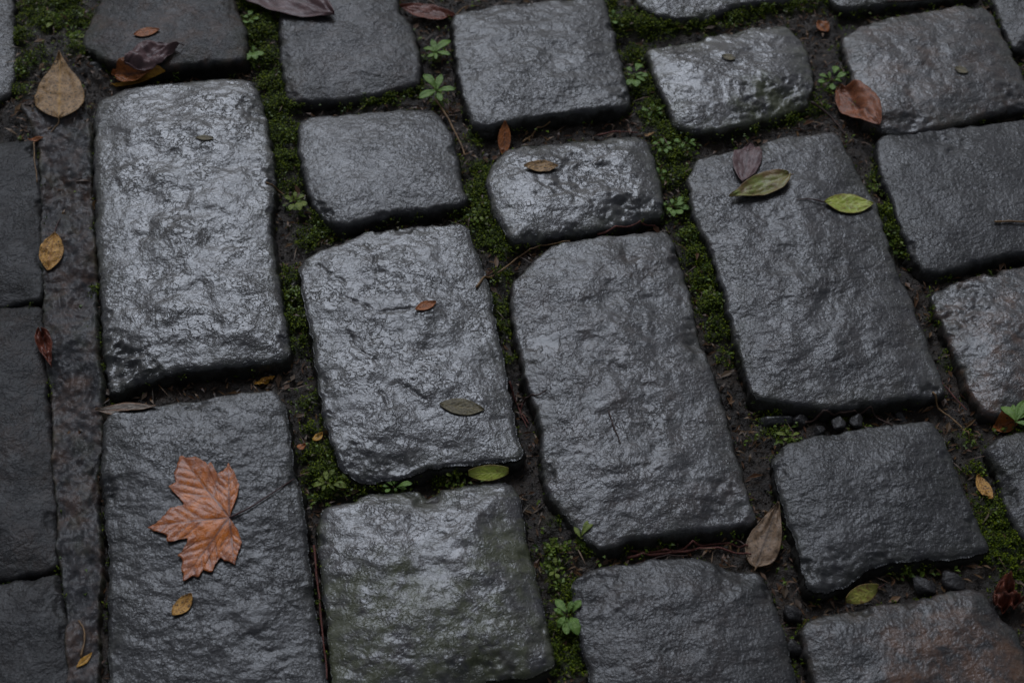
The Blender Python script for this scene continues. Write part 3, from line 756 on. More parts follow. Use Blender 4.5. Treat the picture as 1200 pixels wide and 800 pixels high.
def profile(kind, u):
    if kind == 'oval': return np.sin(np.pi * u ** .95) ** .80
    if kind == 'narrow': return np.sin(np.pi * u) ** 1.0
    if kind == 'ovate': return np.sin(np.pi * u ** .68) ** .85 * (1 - .22 * u)       # broad near the base, drawn out tip
    if kind == 'drop': return np.sin(np.pi * np.clip(u, 0, 1) ** .62) ** .95 * np.where(u > .62, 1 - .9 * (u - .62), 1)
    if kind == 'obovate': return np.sin(np.pi * u ** 1.35) ** .8
    if kind == 'spoon': return np.sin(np.pi * u ** 1.9) ** .75 + .04
    return np.sin(np.pi * u)

def leaf_solid(P, u, v, vein, rimv, thick, name, origin):
    """grid P (nu, nv, 3) -> closed thin solid with its own underside"""
    nu, nv = P.shape[:2]
    du = np.gradient(P, axis=0); dv = np.gradient(P, axis=1)
    nr = np.cross(du, dv); nr /= np.linalg.norm(nr, axis=2, keepdims=True) + 1e-12
    if nr[..., 2].mean() < 0: nr = -nr
    topv = P.reshape(-1, 3); bot = (P - nr * thick).reshape(-1, 3)
    idx = np.arange(nu * nv).reshape(nu, nv); off = nu * nv
    q = np.stack([idx[:-1, :-1], idx[1:, :-1], idx[1:, 1:], idx[:-1, 1:]], -1).reshape(-1, 4)
    a = topv[q[len(q) // 2]]
    if np.cross(a[1] - a[0], a[2] - a[0])[2] < 0: q = q[:, ::-1]
    ring = np.r_[idx[0, :-1], idx[:-1, -1], idx[-1, ::-1][:-1], idx[::-1, 0][:-1]]
    s = np.stack([ring, np.roll(ring, -1), np.roll(ring, -1) + off, ring + off], -1)
    V = np.vstack([topv, bot]) - origin; F = np.vstack([q, q[:, ::-1] + off, s])
    at = dict(vein=np.r_[vein.ravel(), vein.ravel()], rim=np.r_[rimv.ravel(), rimv.ravel()])
    return mesh_np(name, V, F, True, at)

def vein_map(U, Vv, n=7, lean=.32, w=.05):
    mid = np.exp(-(Vv / .065) ** 2)
    k = (U - lean * np.abs(Vv) - .03) * n
    ph = np.abs((k + .5 * (Vv > 0) * .5) % 1 - .5) * 2          # 1 at the vein
    side = np.clip((ph - (1 - w * n * .6)) / (w * n * .6 + 1e-6), 0, 1) * (U > .05) * (U < .95)
    return np.clip(np.maximum(mid, .65 * side * (1 - .5 * np.abs(Vv))), 0, 1)

def tube(pts, r0, r1, name, mat, parent=None, origin=(0, 0, 0), seg=7, knots=0.0, seed=0):
    pts = np.asarray(pts, float); n = len(pts)
    t = np.gradient(pts, axis=0); t /= np.linalg.norm(t, axis=1, keepdims=True) + 1e-12
    up = np.array([0, 0, 1.0]); s = np.cross(t, up); s /= np.linalg.norm(s, axis=1, keepdims=True) + 1e-9
    b = np.cross(s, t)
    r = np.linspace(r0, r1, n) * (1 + knots * fbm(np.arange(n) / 3.0, np.zeros(n), seed, 2))
    a = np.linspace(0, 2 * np.pi, seg, endpoint=False)
    V = pts[:, None] + (s[:, None] * np.cos(a)[None, :, None] + b[:, None] * np.sin(a)[None, :, None]) * r[:, None, None]
    V = np.vstack([V.reshape(-1, 3), pts[:1], pts[-1:]]) - np.asarray(origin)
    idx = np.arange(n * seg).reshape(n, seg)
    q = np.stack([idx[:-1], np.roll(idx[:-1], -1, 1), np.roll(idx[1:], -1, 1), idx[1:]], -1).reshape(-1, 4)
    c0 = n * seg
    caps = [(idx[0, (i + 1) % seg], idx[0, i], c0, c0) for i in range(seg)] + [(idx[-1, i], idx[-1, (i + 1) % seg], c0 + 1, c0 + 1) for i in range(seg)]
    me = bpy.data.meshes.new(name)
    me.from_pydata(V.tolist(), [], q.tolist() + [c[:3] for c in caps])
    me.polygons.foreach_set("use_smooth", np.full(len(me.polygons), True))
    for nme in ('vein', 'rim'):
        me.attributes.new(nme, 'FLOAT', 'POINT')
    me.update()
    return link(name, me, mat, parent)

def drape(P, d, lift, k=1.0, it=4, bridge=True):
    """P (nu, nv, 3) holds xy; returns z resting on what lies below, smoothed like a stiff sheet"""
    nu, nv = P.shape[:2]
    s = np.array([[top(P[i, j, 0], P[i, j, 1], d) for j in range(nv)] for i in range(nu)])
    z = s.copy()
    if bridge:
        m = nv // 2
        ln = np.linspace(s[:2].max(), s[-2:].max(), nu)[:, None]
        z = np.maximum(z, ln - .002)
    for _ in range(it):
        p = np.pad(z, 1, mode='edge')
        z = (p[:-2, 1:-1] + p[2:, 1:-1] + p[1:-1, :-2] + p[1:-1, 2:] + 2 * z) / 6
    z = z + max(0, np.percentile(s - z, 97))
    return z + lift

LEAFN = [0]
def fallen(name, base, tip, w, prof, mat, label, cat='leaf', curl=.06, cup=.10, fold=0.0, bend=0.0, petiole=None, pet_mat=None,
           group=None, twist=0.0, wave=.03, n=7, nu=60, nv=31, lift=.0005, ragged=.03, curl_tip=0.0, seed=None, rise=0.0, plane=None):
    LEAFN[0] += 1; seed = seed or LEAFN[0] * 5
    d = dg()
    B = hit_px(*base, d); T = hit_px(*tip, d)
    if rise: B[:2] = world(*base, rise); T[:2] = world(*tip, rise)
    ax = T[:2] - B[:2]; L = np.linalg.norm(ax); ax /= L; sd_ = np.array([-ax[1], ax[0]])
    # apparent width in the picture -> real width across
    mid = ((base[0] + tip[0]) / 2, (base[1] + tip[1]) / 2)
    dpx = np.array([tip[0] - base[0], tip[1] - base[1]], float); dpx /= np.linalg.norm(dpx)
    a = world(mid[0] - dpx[1] * w / 2, mid[1] + dpx[0] * w / 2, B[2]); b = world(mid[0] + dpx[1] * w / 2, mid[1] - dpx[0] * w / 2, B[2])
    W = abs(np.dot(a - b, sd_))
    u = np.linspace(0, 1, nu); v = np.linspace(-1, 1, nv)
    U, Vv = np.meshgrid(u, v, indexing='ij')
    hw = W / 2 * profile(prof, np.clip(U, .004, .996))
    hw = hw * (1 + ragged * fbm(U * 9, np.sign(Vv) * 3.0, seed, 3))
    mx_ = B[0] + ax[0] * L * U + sd_[0] * bend * L * np.sin(np.pi * U); my_ = B[1] + ax[1] * L * U + sd_[1] * bend * L * np.sin(np.pi * U)
    wd = hw * Vv * (1 - .3 * abs(fold) * 1.0)
    P = np.stack([mx_ + sd_[0] * wd, my_ + sd_[1] * wd, np.zeros_like(U)], -1)
    z = drape(P, d, lift) if plane is None else plane + .0035 * np.clip(U * 0 + Vv, -1, 1) * (1 if sd_[1] > 0 else -1)
    ve = vein_map(U, Vv, n)
    z = z + .7 * curl * L * (2 * U - 1) ** 2 + .6 * cup * W * .5 * Vv ** 2 + fold * W * .5 * np.abs(Vv) + twist * W * Vv * (U - .3) * .5 \
        + wave * W * (fbm(U * 3.1, Vv * 1.3, seed + 2, 2) + .4) + curl_tip * L * np.clip(U - .6, 0, 1) ** 2 * 6
    z = z - .00022 * ve + .00018 * np.cos((U - .32 * np.abs(Vv)) * n * 2 * np.pi) * (1 - np.abs(Vv))
    P[..., 2] = z
    rimv = np.maximum(np.abs(Vv), np.abs(2 * U - 1) ** 3)
    origin = P[0, nv // 2].copy()
    bm_name = 'blade' if petiole else name
    me = leaf_solid(P, U, Vv, ve, rimv, .00035, bm_name, origin)
    if petiole:
        root = link(name, None, None, None, origin); root.empty_display_size = .01
        link('blade', me, mat, root)
        pts = [P[1, nv // 2]]
        pts[0] = P[1, nv // 2] - np.array([0, 0, .0002])
        for k, (a_, b_) in enumerate(petiole):
            h = hit_px(a_, b_, d); h[2] += .0012 + .001 * (k == 0); pts.append(h)
        pl = spline(pts, 8)
        for q in pl[1:]:
            q[2] = max(q[2], top(q[0], q[1], d) + .0006)
        tube(pl, .0007, .0005, 'petiole', pet_mat or mat, root, origin)
        o = root
    else:
        o = link(name, me, mat, None, origin)
    return tag(o, label, cat, group)

LM_tan = leaf_mat("leaf_tan", (.27, .165, .075), (.17, .10, .045), (.30, .17, .05), (.035, .026, .018), .95, scale=120)
LM_purple = leaf_mat("leaf_purple_brown", (.105, .062, .062), (.062, .036, .037), (.030, .016, .018), None, 0, .22, 70)
LM_redbrown = leaf_mat("leaf_red_brown", (.13, .038, .022), (.07, .021, .013), (.03, .010, .008), None, 0, .18, 80)
LM_orange = leaf_mat("leaf_orange_brown", (.29, .095, .025), (.16, .055, .018), (.055, .022, .014), (.035, .016, .010), .5, .2, 120)
LM_rust = leaf_mat("leaf_rust", (.24, .085, .040), (.13, .046, .022), (.045, .018, .014), (.05, .024, .02), .5, .16, 110)
LM_yellow = leaf_mat("leaf_yellow_tan", (.42, .23, .055), (.28, .14, .035), (.2, .09, .03), (.05, .03, .018), .9, scale=150)
LM_olive = leaf_mat("leaf_olive", (.105, .088, .045), (.070, .058, .034), (.15, .12, .06), (.03, .025, .018), .6, scale=120)
LM_green = leaf_mat("leaf_yellow_green", (.26, .29, .045), (.17, .21, .030), (.34, .35, .10), (.12, .06, .02), .5, .25, 60, (.14, .085, .03))
LM_greenb = leaf_mat("leaf_green_brown", (.125, .155, .035), (.13, .080, .035), (.20, .19, .08), (.08, .04, .02), .6, .25, 45, (.13, .07, .03))
LM_grey = leaf_mat("leaf_grey", (.18, .155, .13), (.12, .10, .085), (.20, .09, .04), (.04, .035, .03), .5, scale=120, edgecol=(.19, .085, .035))
LM_greybrown = leaf_mat("leaf_grey_brown", (.20, .13, .080), (.12, .08, .05), (.045, .030, .022), (.045, .032, .025), .7, scale=110)
LM_yorange = leaf_mat("leaf_yellow_orange", (.38, .20, .025), (.24, .11, .018), (.14, .08, .02), (.08, .03, .01), .5, .2, 100)
LM_stem = leaf_mat("stem_dark_red", (.045, .018, .016), (.030, .012, .012), (.03, .012, .012), rough=.3)
LM_stemtan = leaf_mat("stem_tan", (.17, .10, .045), (.10, .06, .03), (.1, .06, .03), rough=.35)
LM_twig = leaf_mat("twig_brown", (.055, .032, .026), (.030, .018, .015), (.03, .02, .02), rough=.4, scale=300)
LM_twigred = leaf_mat("twig_red", (.12, .040, .030), (.07, .025, .020), (.03, .02, .02), rough=.35, scale=300)
LM_plant = leaf_mat("seedling_green", (.095, .165, .030), (.060, .115, .020), (.14, .20, .05), None, 0, .3, 120)
LM_plant2 = leaf_mat("weed_green", (.11, .14, .018), (.065, .09, .014), (.14, .16, .03), None, 0, .35, 150)
LM_plantstem = leaf_mat("seedling_stem", (.075, .045, .028), (.05, .035, .02), (.05, .03, .02), rough=.4)

# ---- the fallen leaves, each with its own shape, tone and curl
fallen('fallen_leaf', (70,142), (71,66), 57, 'drop', LM_tan, 'large tan drop shaped leaf with dark specks, lying left of the biggest pale stone', curl=.03, cup=.05, wave=.05, petiole=[(69,146),(64,151),(60,156)], pet_mat=LM_stemtan, n=8, curl_tip=.02)
fallen('fallen_leaf', (130,103), (196,97), 8, 'narrow', LM_yorange, 'narrow yellow leaf lodged above the top edge of the biggest pale stone', curl=.02, cup=.2, rise=.0)
fallen('fallen_leaf', (178,90), (132,91), 21, 'oval', LM_orange, 'curled orange brown leaf tucked under the purple brown leaf at top left', curl=.10, cup=.15, wave=.08)
fallen('fallen_leaf', (210,57), (148,84), 30, 'obovate', LM_purple, 'purple brown wrinkled leaf lying over a curled orange leaf at top left', curl=.05, cup=.12, wave=.14, n=5, lift=.002, petiole=[(216,55)], pet_mat=LM_stem)
fallen('fallen_leaf', (157,42), (187,36), 10, 'oval', LM_orange, 'small orange brown leaf on the upper left stone, above the purple leaf', curl=.04, cup=.25)
fallen('fallen_leaf', (392,22), (262,-18), 42, 'oval', LM_purple, 'large dark purple leaf cut by the top edge of the picture', curl=.04, cup=.10, wave=.08, bend=-.06)
fallen('fallen_leaf', (533,10), (468,-2), 17, 'oval', LM_redbrown, 'dark red brown shiny leaf at the top edge between two stones', curl=.03, cup=.35, wave=.06, petiole=[(545,10),(562,8)], pet_mat=LM_stemtan, rise=.004)
fallen('fallen_leaf', (64,274), (56,318), 28, 'oval', LM_yellow, 'yellow tan oval leaf on the left mortar strip with its stalk pointing up', curl=.02, cup=.08, petiole=[(67,266),(71,257)], pet_mat=LM_stem)
fallen('fallen_leaf', (49,392), (62,435), 22, 'ovate', LM_redbrown, 'dark red curled leaf standing in the crack beside the left mortar strip', curl=.10, cup=.6, wave=.22, fold=.3, lift=.001)
fallen('fallen_leaf', (112,481), (183,477), 15, 'narrow', LM_grey, 'grey folded leaf with a rusty rim in the gap above the maple leaf stone', curl=.02, cup=.25, wave=.05)
fallen('fallen_leaf', (299,452), (322,443), 8, 'oval', LM_yorange, 'small orange yellow leaf piece in the gap below the biggest pale stone', curl=.05, cup=.3)
fallen('fallen_leaf', (229,162), (251,163), 6, 'narrow', LM_olive, 'tiny brown leaf sliver near the top of the biggest pale stone', curl=.04, cup=.2, nu=16, nv=7)
fallen('fallen_leaf', (33,164), (51,163), 5, 'narrow', LM_orange, 'tiny orange leaf sliver at the left end of the dark mortar crack', curl=.04, cup=.3, nu=16, nv=7)
fallen('fallen_leaf', (203,722), (225,697), 17, 'oval', LM_yellow, 'small yellow brown leaf just below the maple leaf', curl=.08, cup=.3)
fallen('fallen_leaf', (487,364), (511,355), 11, 'oval', LM_orange, 'small orange brown leaf at the end of the crack on the centre left stone', curl=.06, cup=.3)
fallen('fallen_leaf', (515,474), (567,481), 19, 'oval', LM_olive, 'olive grey oval leaf on the lower part of the cracked stone', curl=.02, cup=.15)
fallen('fallen_leaf', (596,553), (549,556), 13, 'oval', LM_green, 'yellow green leaf in the gap between the cracked stone and the olive tinted stone', curl=.05, cup=.25, rise=.001, plane=.001)
fallen('fallen_leaf', (592,154), (590,180), 15, 'oval', LM_orange, 'small tan brown leaf standing in the gap under the top middle stone', curl=.04, cup=.3, rise=-.012)
fallen('fallen_leaf', (614,197), (654,197), 13, 'oval', LM_tan, 'pale tan leaf on the short glossy stone', curl=.08, cup=.35)
fallen('fallen_leaf', (981,107), (1030,150), 36, 'oval', LM_rust, 'rusty brown shiny oval leaf beside the upper right stone', curl=.03, cup=.12, wave=.08, petiole=[(976,102)], pet_mat=LM_stem, n=6, lift=.001)
fallen('fallen_leaf', (870,216), (879,171), 34, 'oval', LM_purple, 'purplish brown oval leaf above the green and brown curled leaf', curl=.03, cup=.10, wave=.06, n=5)
fallen('fallen_leaf', (924,208), (854,235), 29, 'ovate', LM_greenb, 'curled leaf, green below and brown above, on the tall right stone', curl=.07, cup=.30, wave=.06, lift=.0015, petiole=[(930,206)], pet_mat=LM_stemtan)
fallen('fallen_leaf', (966,239), (1023,241), 23, 'oval', LM_green, 'bright yellow green leaf with a long thin red stalk on the tall right stone', curl=.06, cup=.12, petiole=[(955,236),(945,234),(933,235)], pet_mat=LM_stem)
fallen('fallen_leaf', (885,667), (911,594), 43, 'ovate', LM_greybrown, 'large greyish brown leaf bridging the joint at the lower right', curl=.03, cup=.15, wave=.08, petiole=[(884,670)], pet_mat=LM_stemtan, lift=.001, n=8)
fallen('fallen_leaf', (1029,689), (991,704), 17, 'oval', leaf_mat("leaf_yellow_spotted", (.24, .23, .045), (.15, .15, .03), (.30, .27, .08), (.12, .06, .02), .8, .25, 70, (.16, .09, .03)), 'yellow green leaf with brown edges in the gap above the rust stained stone', curl=.04, cup=.12, rise=-.006, plane=-.006, petiole=[(1036,686)], pet_mat=LM_stem)
fallen('fallen_leaf', (1144,561), (1162,587), 15, 'oval', LM_yellow, 'small yellow leaf in the wide dark joint near the right edge', curl=.05, cup=.25)
fallen('fallen_leaf', (1163,700), (1196,712), 42, 'ovate', LM_redbrown, 'dark red crumpled leaf at the right edge below the wide joint', curl=.12, cup=.3, wave=.35, ragged=.2)
fallen('fallen_leaf', (1192,497), (1162,506), 17, 'oval', LM_orange, 'orange brown leaf under the small green seedling at the right edge', curl=.04, cup=.15, n=4, lift=.001)
fallen('fallen_leaf', (1119,80), (1134,86), 8, 'oval', LM_olive, 'tiny olive leaf on the upper right stone', curl=.05, cup=.2, nu=16, nv=7)
fallen('fallen_leaf', (846,66), (862,70), 7, 'oval', LM_olive, 'tiny brown leaf beside the puddle on the mossy cornered stone', curl=.05, cup=.2, nu=16, nv=7)
fallen('fallen_leaf', (367,517), (378,508), 8, 'oval', LM_yorange, 'tiny bright yellow leaf in the joint left of the cracked stone', curl=.1, cup=.3, nu=16, nv=7)
fallen('fallen_leaf', (350,530), (358,521), 9, 'ovate', LM_orange, 'tiny orange pink leaf in the joint right of the maple leaf stone', curl=.1, cup=.4, nu=16, nv=7)
fallen('fallen_leaf', (755,160), (768,156), 8, 'oval', LM_tan, 'tiny pale tan leaf where joints cross right of the short glossy stone', curl=.1, cup=.4, nu=16, nv=7)
fallen('fallen_leaf', (958,28), (970,40), 12, 'oval', LM_orange, 'small brown leaf piece in the joint near the top right', curl=.1, cup=.4, nu=16, nv=7)
fallen('fallen_leaf', (90,783), (108,766), 7, 'narrow', LM_yorange, 'narrow straw coloured leaf on the mortar strip at the bottom left', curl=.08, cup=.3, nu=16, nv=7)

# ---- the maple leaf
MAPLE = [(800,215),(812,190),(825,160),(832,120),(822,95),(815,75),(803,60),(795,42),(785,65),(766,76),(755,80),(744,60),(735,42),(722,52),(714,40),(698,34),(680,25),(664,30),(650,30),(640,24),(627,20),(620,42),(615,60),(606,80),(612,108),(600,118),(585,123),(600,140),(622,160),(640,185),(615,192),(590,196),(578,212),(565,228),(545,245),(512,259),(535,272),(556,278),(582,290),(578,312),(600,311),(622,303),(650,300),(652,312),(640,330),(632,345),(614,356),(632,368),(634,385),(628,402),(637,420),(634,442),(650,436),(668,424),(690,430),(698,412),(706,402),(722,412),(738,412),(745,388),(765,360),(778,372),(795,374),(815,390),(818,368),(826,345),(840,312),(832,290),(826,270),(812,252),(801,240)]
def maple():
    d = dg()
    hub_px = (797 / 2.963, 530 + 229 / 2.963)
    H = hit_px(*hub_px, d); zt = H[2]
    out = np.array([world(u / 2.963, 530 + v / 2.963, zt) for u, v in MAPLE])
    out = resample(np.vstack([out, out[:1]]), 241)[:-1]
    h = H[:2]; n = len(out); m = 26
    lobes = [world(a / 2.963, 530 + b / 2.963, zt) for a, b in ((634,28),(795,48),(525,257),(637,434),(813,384))]
    s = np.linspace(0, 1, m) ** .85
    jag = np.arange(n); tooth = .0009 * (np.abs((jag * .31) % 1 - .5) * 2 - .4) + .0006 * fbm(jag / 5., jag * 0., 9, 2)
    out = out + (out - h) / np.linalg.norm(out - h, axis=1, keepdims=True) * tooth[:, None]
    P = h[None, None] + (out - h)[:, None] * s[None, :, None]
    X = P.reshape(-1, 2)
    vein = np.zeros(len(X)); tone = np.zeros(len(X)); puck = np.zeros(len(X))
    for k, lb in enumerate(lobes):
        q = seg_dist(X, np.array([h, lb]), False)
        L = np.linalg.norm(lb - h); t = np.clip(((X - h) @ (lb - h)) / L ** 2, 0, 1)
        vein = np.maximum(vein, np.exp(-(q / (.0011 * (1.15 - t))) ** 2))
        # side veins of this lobe
        a = (lb - h) / L; nn = np.array([-a[1], a[0]])
        for i in range(1, 6):
            o = h + a * L * (.18 + .15 * i)
            for sg in (-1, 1):
                ln = L * (.42 - .055 * i)
                e = o + (a * .75 + nn * sg * .66) * ln
                qq = seg_dist(X, np.array([o, e]), False)
                # only on this lobe's own territory
                own = q < .55 * L * .5
                vein = np.maximum(vein, .85 * np.exp(-(qq / .0007) ** 2) * own)
                puck = np.maximum(puck, np.exp(-(qq / .0018) ** 2) * own)
        puck = np.maximum(puck, np.exp(-(q / .0022) ** 2))
    rr_ = np.tile(s, n)
    z = np.array([[top(P[i, j, 0], P[i, j, 1], d) for j in range(m)] for i in range(0, n, 3)])
    z = np.repeat(z, 3, 0)[:n]
    for _ in range(6):
        zp = np.pad(z, ((0, 0), (1, 1)), mode='edge'); z = (zp[:, :-2] + zp[:, 2:] + np.roll(z, 1, 0) + np.roll(z, -1, 0) + 2 * z) / 6
    z[:, 0] = z[:, 0].mean()
    z = z.ravel() + .0012
    z = z - .0006 * puck + .00018 * fbm(X[:, 0] / .003, X[:, 1] / .003, 12, 2) + .0004 * fbm(X[:, 0] / .014, X[:, 1] / .014, 71, 3) + .0014 * np.clip(rr_ - .75, 0, 1) ** 1 * (1 + fbm(X[:, 0] / .02, X[:, 1] / .02, 33, 2)) + .001
    tops = np.c_[X, z]; bot = tops - [0, 0, .0004]
    idx = np.arange(n * m).reshape(n, m); nx = np.roll(idx, -1, 0)
    q = np.stack([idx[:, :-1], nx[:, :-1], nx[:, 1:], idx[:, 1:]], -1).reshape(-1, 4)
    a = tops[q[m // 2]]
    if np.cross(a[1] - a[0], a[2] - a[0])[2] < 0: q = q[:, ::-1]
    ring = idx[:, -1]; side = np.stack([ring, np.roll(ring, -1), np.roll(ring, -1) + n * m, ring + n * m], -1)
    V = np.vstack([tops, bot]); F = np.vstack([q, q[:, ::-1] + n * m, side])
    org = np.array([h[0], h[1], zt])
    V = V - org
    mat = leaf_mat("leaf_maple_orange", (.42, .115, .010), (.22, .052, .006), (.060, .018, .012), (.30, .14, .07), .5, .13, 85, (.2, .065, .03))
    mb = mat.node_tree.nodes['Principled BSDF']; mb.inputs['Coat Weight'].default_value = .13; mb.inputs['Coat Roughness'].default_value = .08; mb.inputs['Specular IOR Level'].default_value = .2
    root = link('maple_leaf', None, None, None, org)
    link('blade', mesh_np('blade', V, F, True, dict(vein=np.r_[vein, vein], rim=np.r_[rr_, rr_])), mat, root)
    pts = [np.r_[h, zt + .0016]]
    for a_, b_ in ((283,601),(296,594),(310,585),(325,575),(345,562)):
        p = hit_px(a_, b_, d); p[2] += .0018; pts.append(p)
    tube(spline(pts, 8), .0009, .0005, 'petiole', LM_stem, root, org)
    tag(root, 'large orange brown wet maple leaf with toothed lobes and a long dark stalk', 'leaf')
maple()

# ---- twigs, roots and stalks
def twig(px, r0, r1, mat, label, name='twig', lift=.0006, seed=0, tight=True, z=None, group=None):
    d = dg()
    pts = []
    for a, b in px:
        p = hit_px(a, b, d) if z is None else np.r_[world(a, b, z), z]
        p[2] += r0 + lift; pts.append(p)
    pl = spline(pts, 8)
    k = len(pl)
    pl[:, 0] += .0006 * fbm(np.arange(k) / 5., np.zeros(k), seed, 2); pl[:, 1] += .0006 * fbm(np.arange(k) / 5., np.ones(k) * 7, seed, 2)
    ss = np.array([top(p[0], p[1], d) for p in pl]) + r0 * .8
    zz = np.maximum(pl[:, 2], ss)
    for _ in range(3): zz[1:-1] = np.maximum((zz[:-2] + zz[2:] + zz[1:-1]) / 3, ss[1:-1])
    pl[:, 2] = zz
    org = pl[0].copy()
    o = tube(pl, r0 * .8, r1 * .75, name, mat, None, org, 7, .3, seed)
    o.location = org
    return tag(o, label, 'twig', group)
twig([(612,168),(628,157),(645,144)], .0012, .0008, LM_stemtan, 'straight tan stalk sticking out of the gap under the top middle stone', 'leaf_stalk')
twig([(1165,261),(1185,261),(1215,262)], .0013, .0011, LM_stemtan, 'thin straw coloured stick at the right edge on a smooth grey stone')
twig([(713,482),(719,500),(727,520)], .0008, .0006, LM_twig, 'fine dark twig lying on the lower half of the centre stone')
twig([(608,477),(618,470),(630,464),(641,458)], .0012, .0006, LM_twig, 'short dark twig reaching from the joint onto the left edge of the centre stone')
twig([(597,448),(603,468),(608,480),(620,498)], .0012, .0008, LM_twigred, 'reddish twig lying along the joint left of the centre stone')
twig([(612,474),(610,486),(618,502)], .0009, .0006, LM_twigred, 'short reddish twig crossing the joint left of the centre stone')
twig([(558,338),(574,328),(588,318),(610,303),(640,290),(668,284)], .0014, .0008, LM_stemtan, 'long tan root running up to the gap above the centre stone', 'root')
twig([(700,276),(725,270),(750,266),(768,266)], .0013, .0009, LM_twigred, 'reddish brown stalk lying in the gap above the centre stone', 'leaf_stalk')
twig([(735,655),(770,652),(800,648),(840,646),(880,654)], .0018, .0010, LM_twigred, 'longest red brown twig in the gap below the centre stone', z=-.016)
twig([(738,648),(780,650),(815,643),(850,640),(876,646)], .0015, .0010, LM_twigred, 'red brown twig behind the longest one in the gap below the centre stone', z=-.018)
twig([(745,662),(775,654),(806,652)], .0012, .0008, LM_twig, 'short dark twig at the left end of the gap below the centre stone', z=-.015)
twig([(938,500),(960,493),(985,488),(1005,487),(1022,490),(1046,500)], .0016, .0009, LM_twig, 'curved dark twig arching over the pebbles below the tall right stone')
twig([(1096,436),(1104,450),(1116,464),(1133,482)], .0011, .0008, LM_twigred, 'thin dark red twig slanting across the joint at the right', z=-.012)
twig([(1090,470),(1102,482),(1118,494),(1128,504),(1136,518)], .0012, .0009, LM_stemtan, 'orange tan stalk slanting across the wide joint at the right', 'leaf_stalk', z=-.014)
twig([(312,215),(330,228),(345,238)], .0011, .0007, LM_stemtan, 'pale tan stalk in the mossy joint right of the biggest pale stone', 'leaf_stalk')
twig([(510,118),(520,132),(530,150),(538,166),(545,184)], .0014, .0011, LM_stemtan, 'pale stalk running down the joint below the two leaved seedlings', 'leaf_stalk', z=-.010)
twig([(368,640),(372,680),(376,720),(380,760),(384,798)], .0012, .0009, LM_twigred, 'long dark red twig in the narrow joint left of the olive tinted stone', z=-.010)
twig([(950,122),(965,132),(978,145),(990,162)], .0020, .0010, LM_twig, 'brown twig in the joint between the mossy cornered stone and the tall right stone')
twig([(40,168),(41,190),(44,215)], .0010, .0008, LM_stemtan, 'tan stalk in the crack left of the mortar strip', 'leaf_stalk')
twig([(95,770),(100,745),(93,728)], .0011, .0008, LM_stemtan, 'short straw stalk on the mortar strip at the bottom left', 'leaf_stalk')
twig([(700,160),(722,156),(748,157)], .0013, .0009, LM_twigred, 'reddish stalk in the gap above the short glossy stone', 'leaf_stalk', z=-.012)
twig([(1040,3),(1080,2),(1130,-3)], .0013, .0009, LM_twig, 'dark twig along the gap at the top right')

# ---- pebbles
PEB = [(1084,685,14,'rounder dark pebble left of its twin in the gap below the lower right stone'),(1119,678,14,'round dark pebble right of its twin in the gap below the lower right stone'),
       (928,717,12,'dark pebble at the corner of the joints below the large greyish leaf'),(931,757,9,'small dark pebble at the bottom of the joint right of the bottom stone'),
       (960,503,8,'small pebble in the gap below the tall right stone, under the curved twig'),(985,495,10,'pebble among the litter under the arch of the curved twig'),(1056,489,9,'dark round pebble at the right end of the curved twig'),
       (936,493,10,'grey pebble at the left end of the curved twig'),(1003,492,10,'flat grey pebble right of the middle of the curved twig'),(1082,325,8,'small grey pebble in the joint corner by the bright moss')]
d = dg()
for i, (a, b, r, lab) in enumerate(PEB):
    R_ = r * .0008
    q = world(a, b, -.016)
    zz = top(q[0], q[1], d)
    if zz > -.008: zz = -.018
    q = world(a, b, zz + R_ * .5)
    o = link('pebble', rock_mesh((R_ * .85, R_ * .78, R_ * .66), 500 + i * 3), M_PEBBLE, None, (q[0], q[1], zz + R_ * .22))
    tag(o, lab, 'pebble', 'pebbles in the joints')

# ---- seedlings and weeds
def sprig_leaf(hub, tip, width, droop, prof, seed, hz, tz):
    ax = tip - hub; L = np.linalg.norm(ax[:2]); a = ax[:2] / max(L, 1e-6); sd_ = np.array([-a[1], a[0]])
    nu, nv = 12, 5
    U, Vv = np.meshgrid(np.linspace(0, 1, nu), np.linspace(-1, 1, nv), indexing='ij')
    hw = width / 2 * profile(prof, np.clip(U, .01, .99))
    x = hub[0] + a[0] * L * U + sd_[0] * hw * Vv; y = hub[1] + a[1] * L * U + sd_[1] * hw * Vv
    z = hz + (tz - hz) * U + droop * L * 4 * U * (1 - U) * .35 + np.abs(Vv) * width * .12 + .0002 * np.sin(U * 20)
    P = np.stack([x, y, z], -1)
    return P, U, Vv

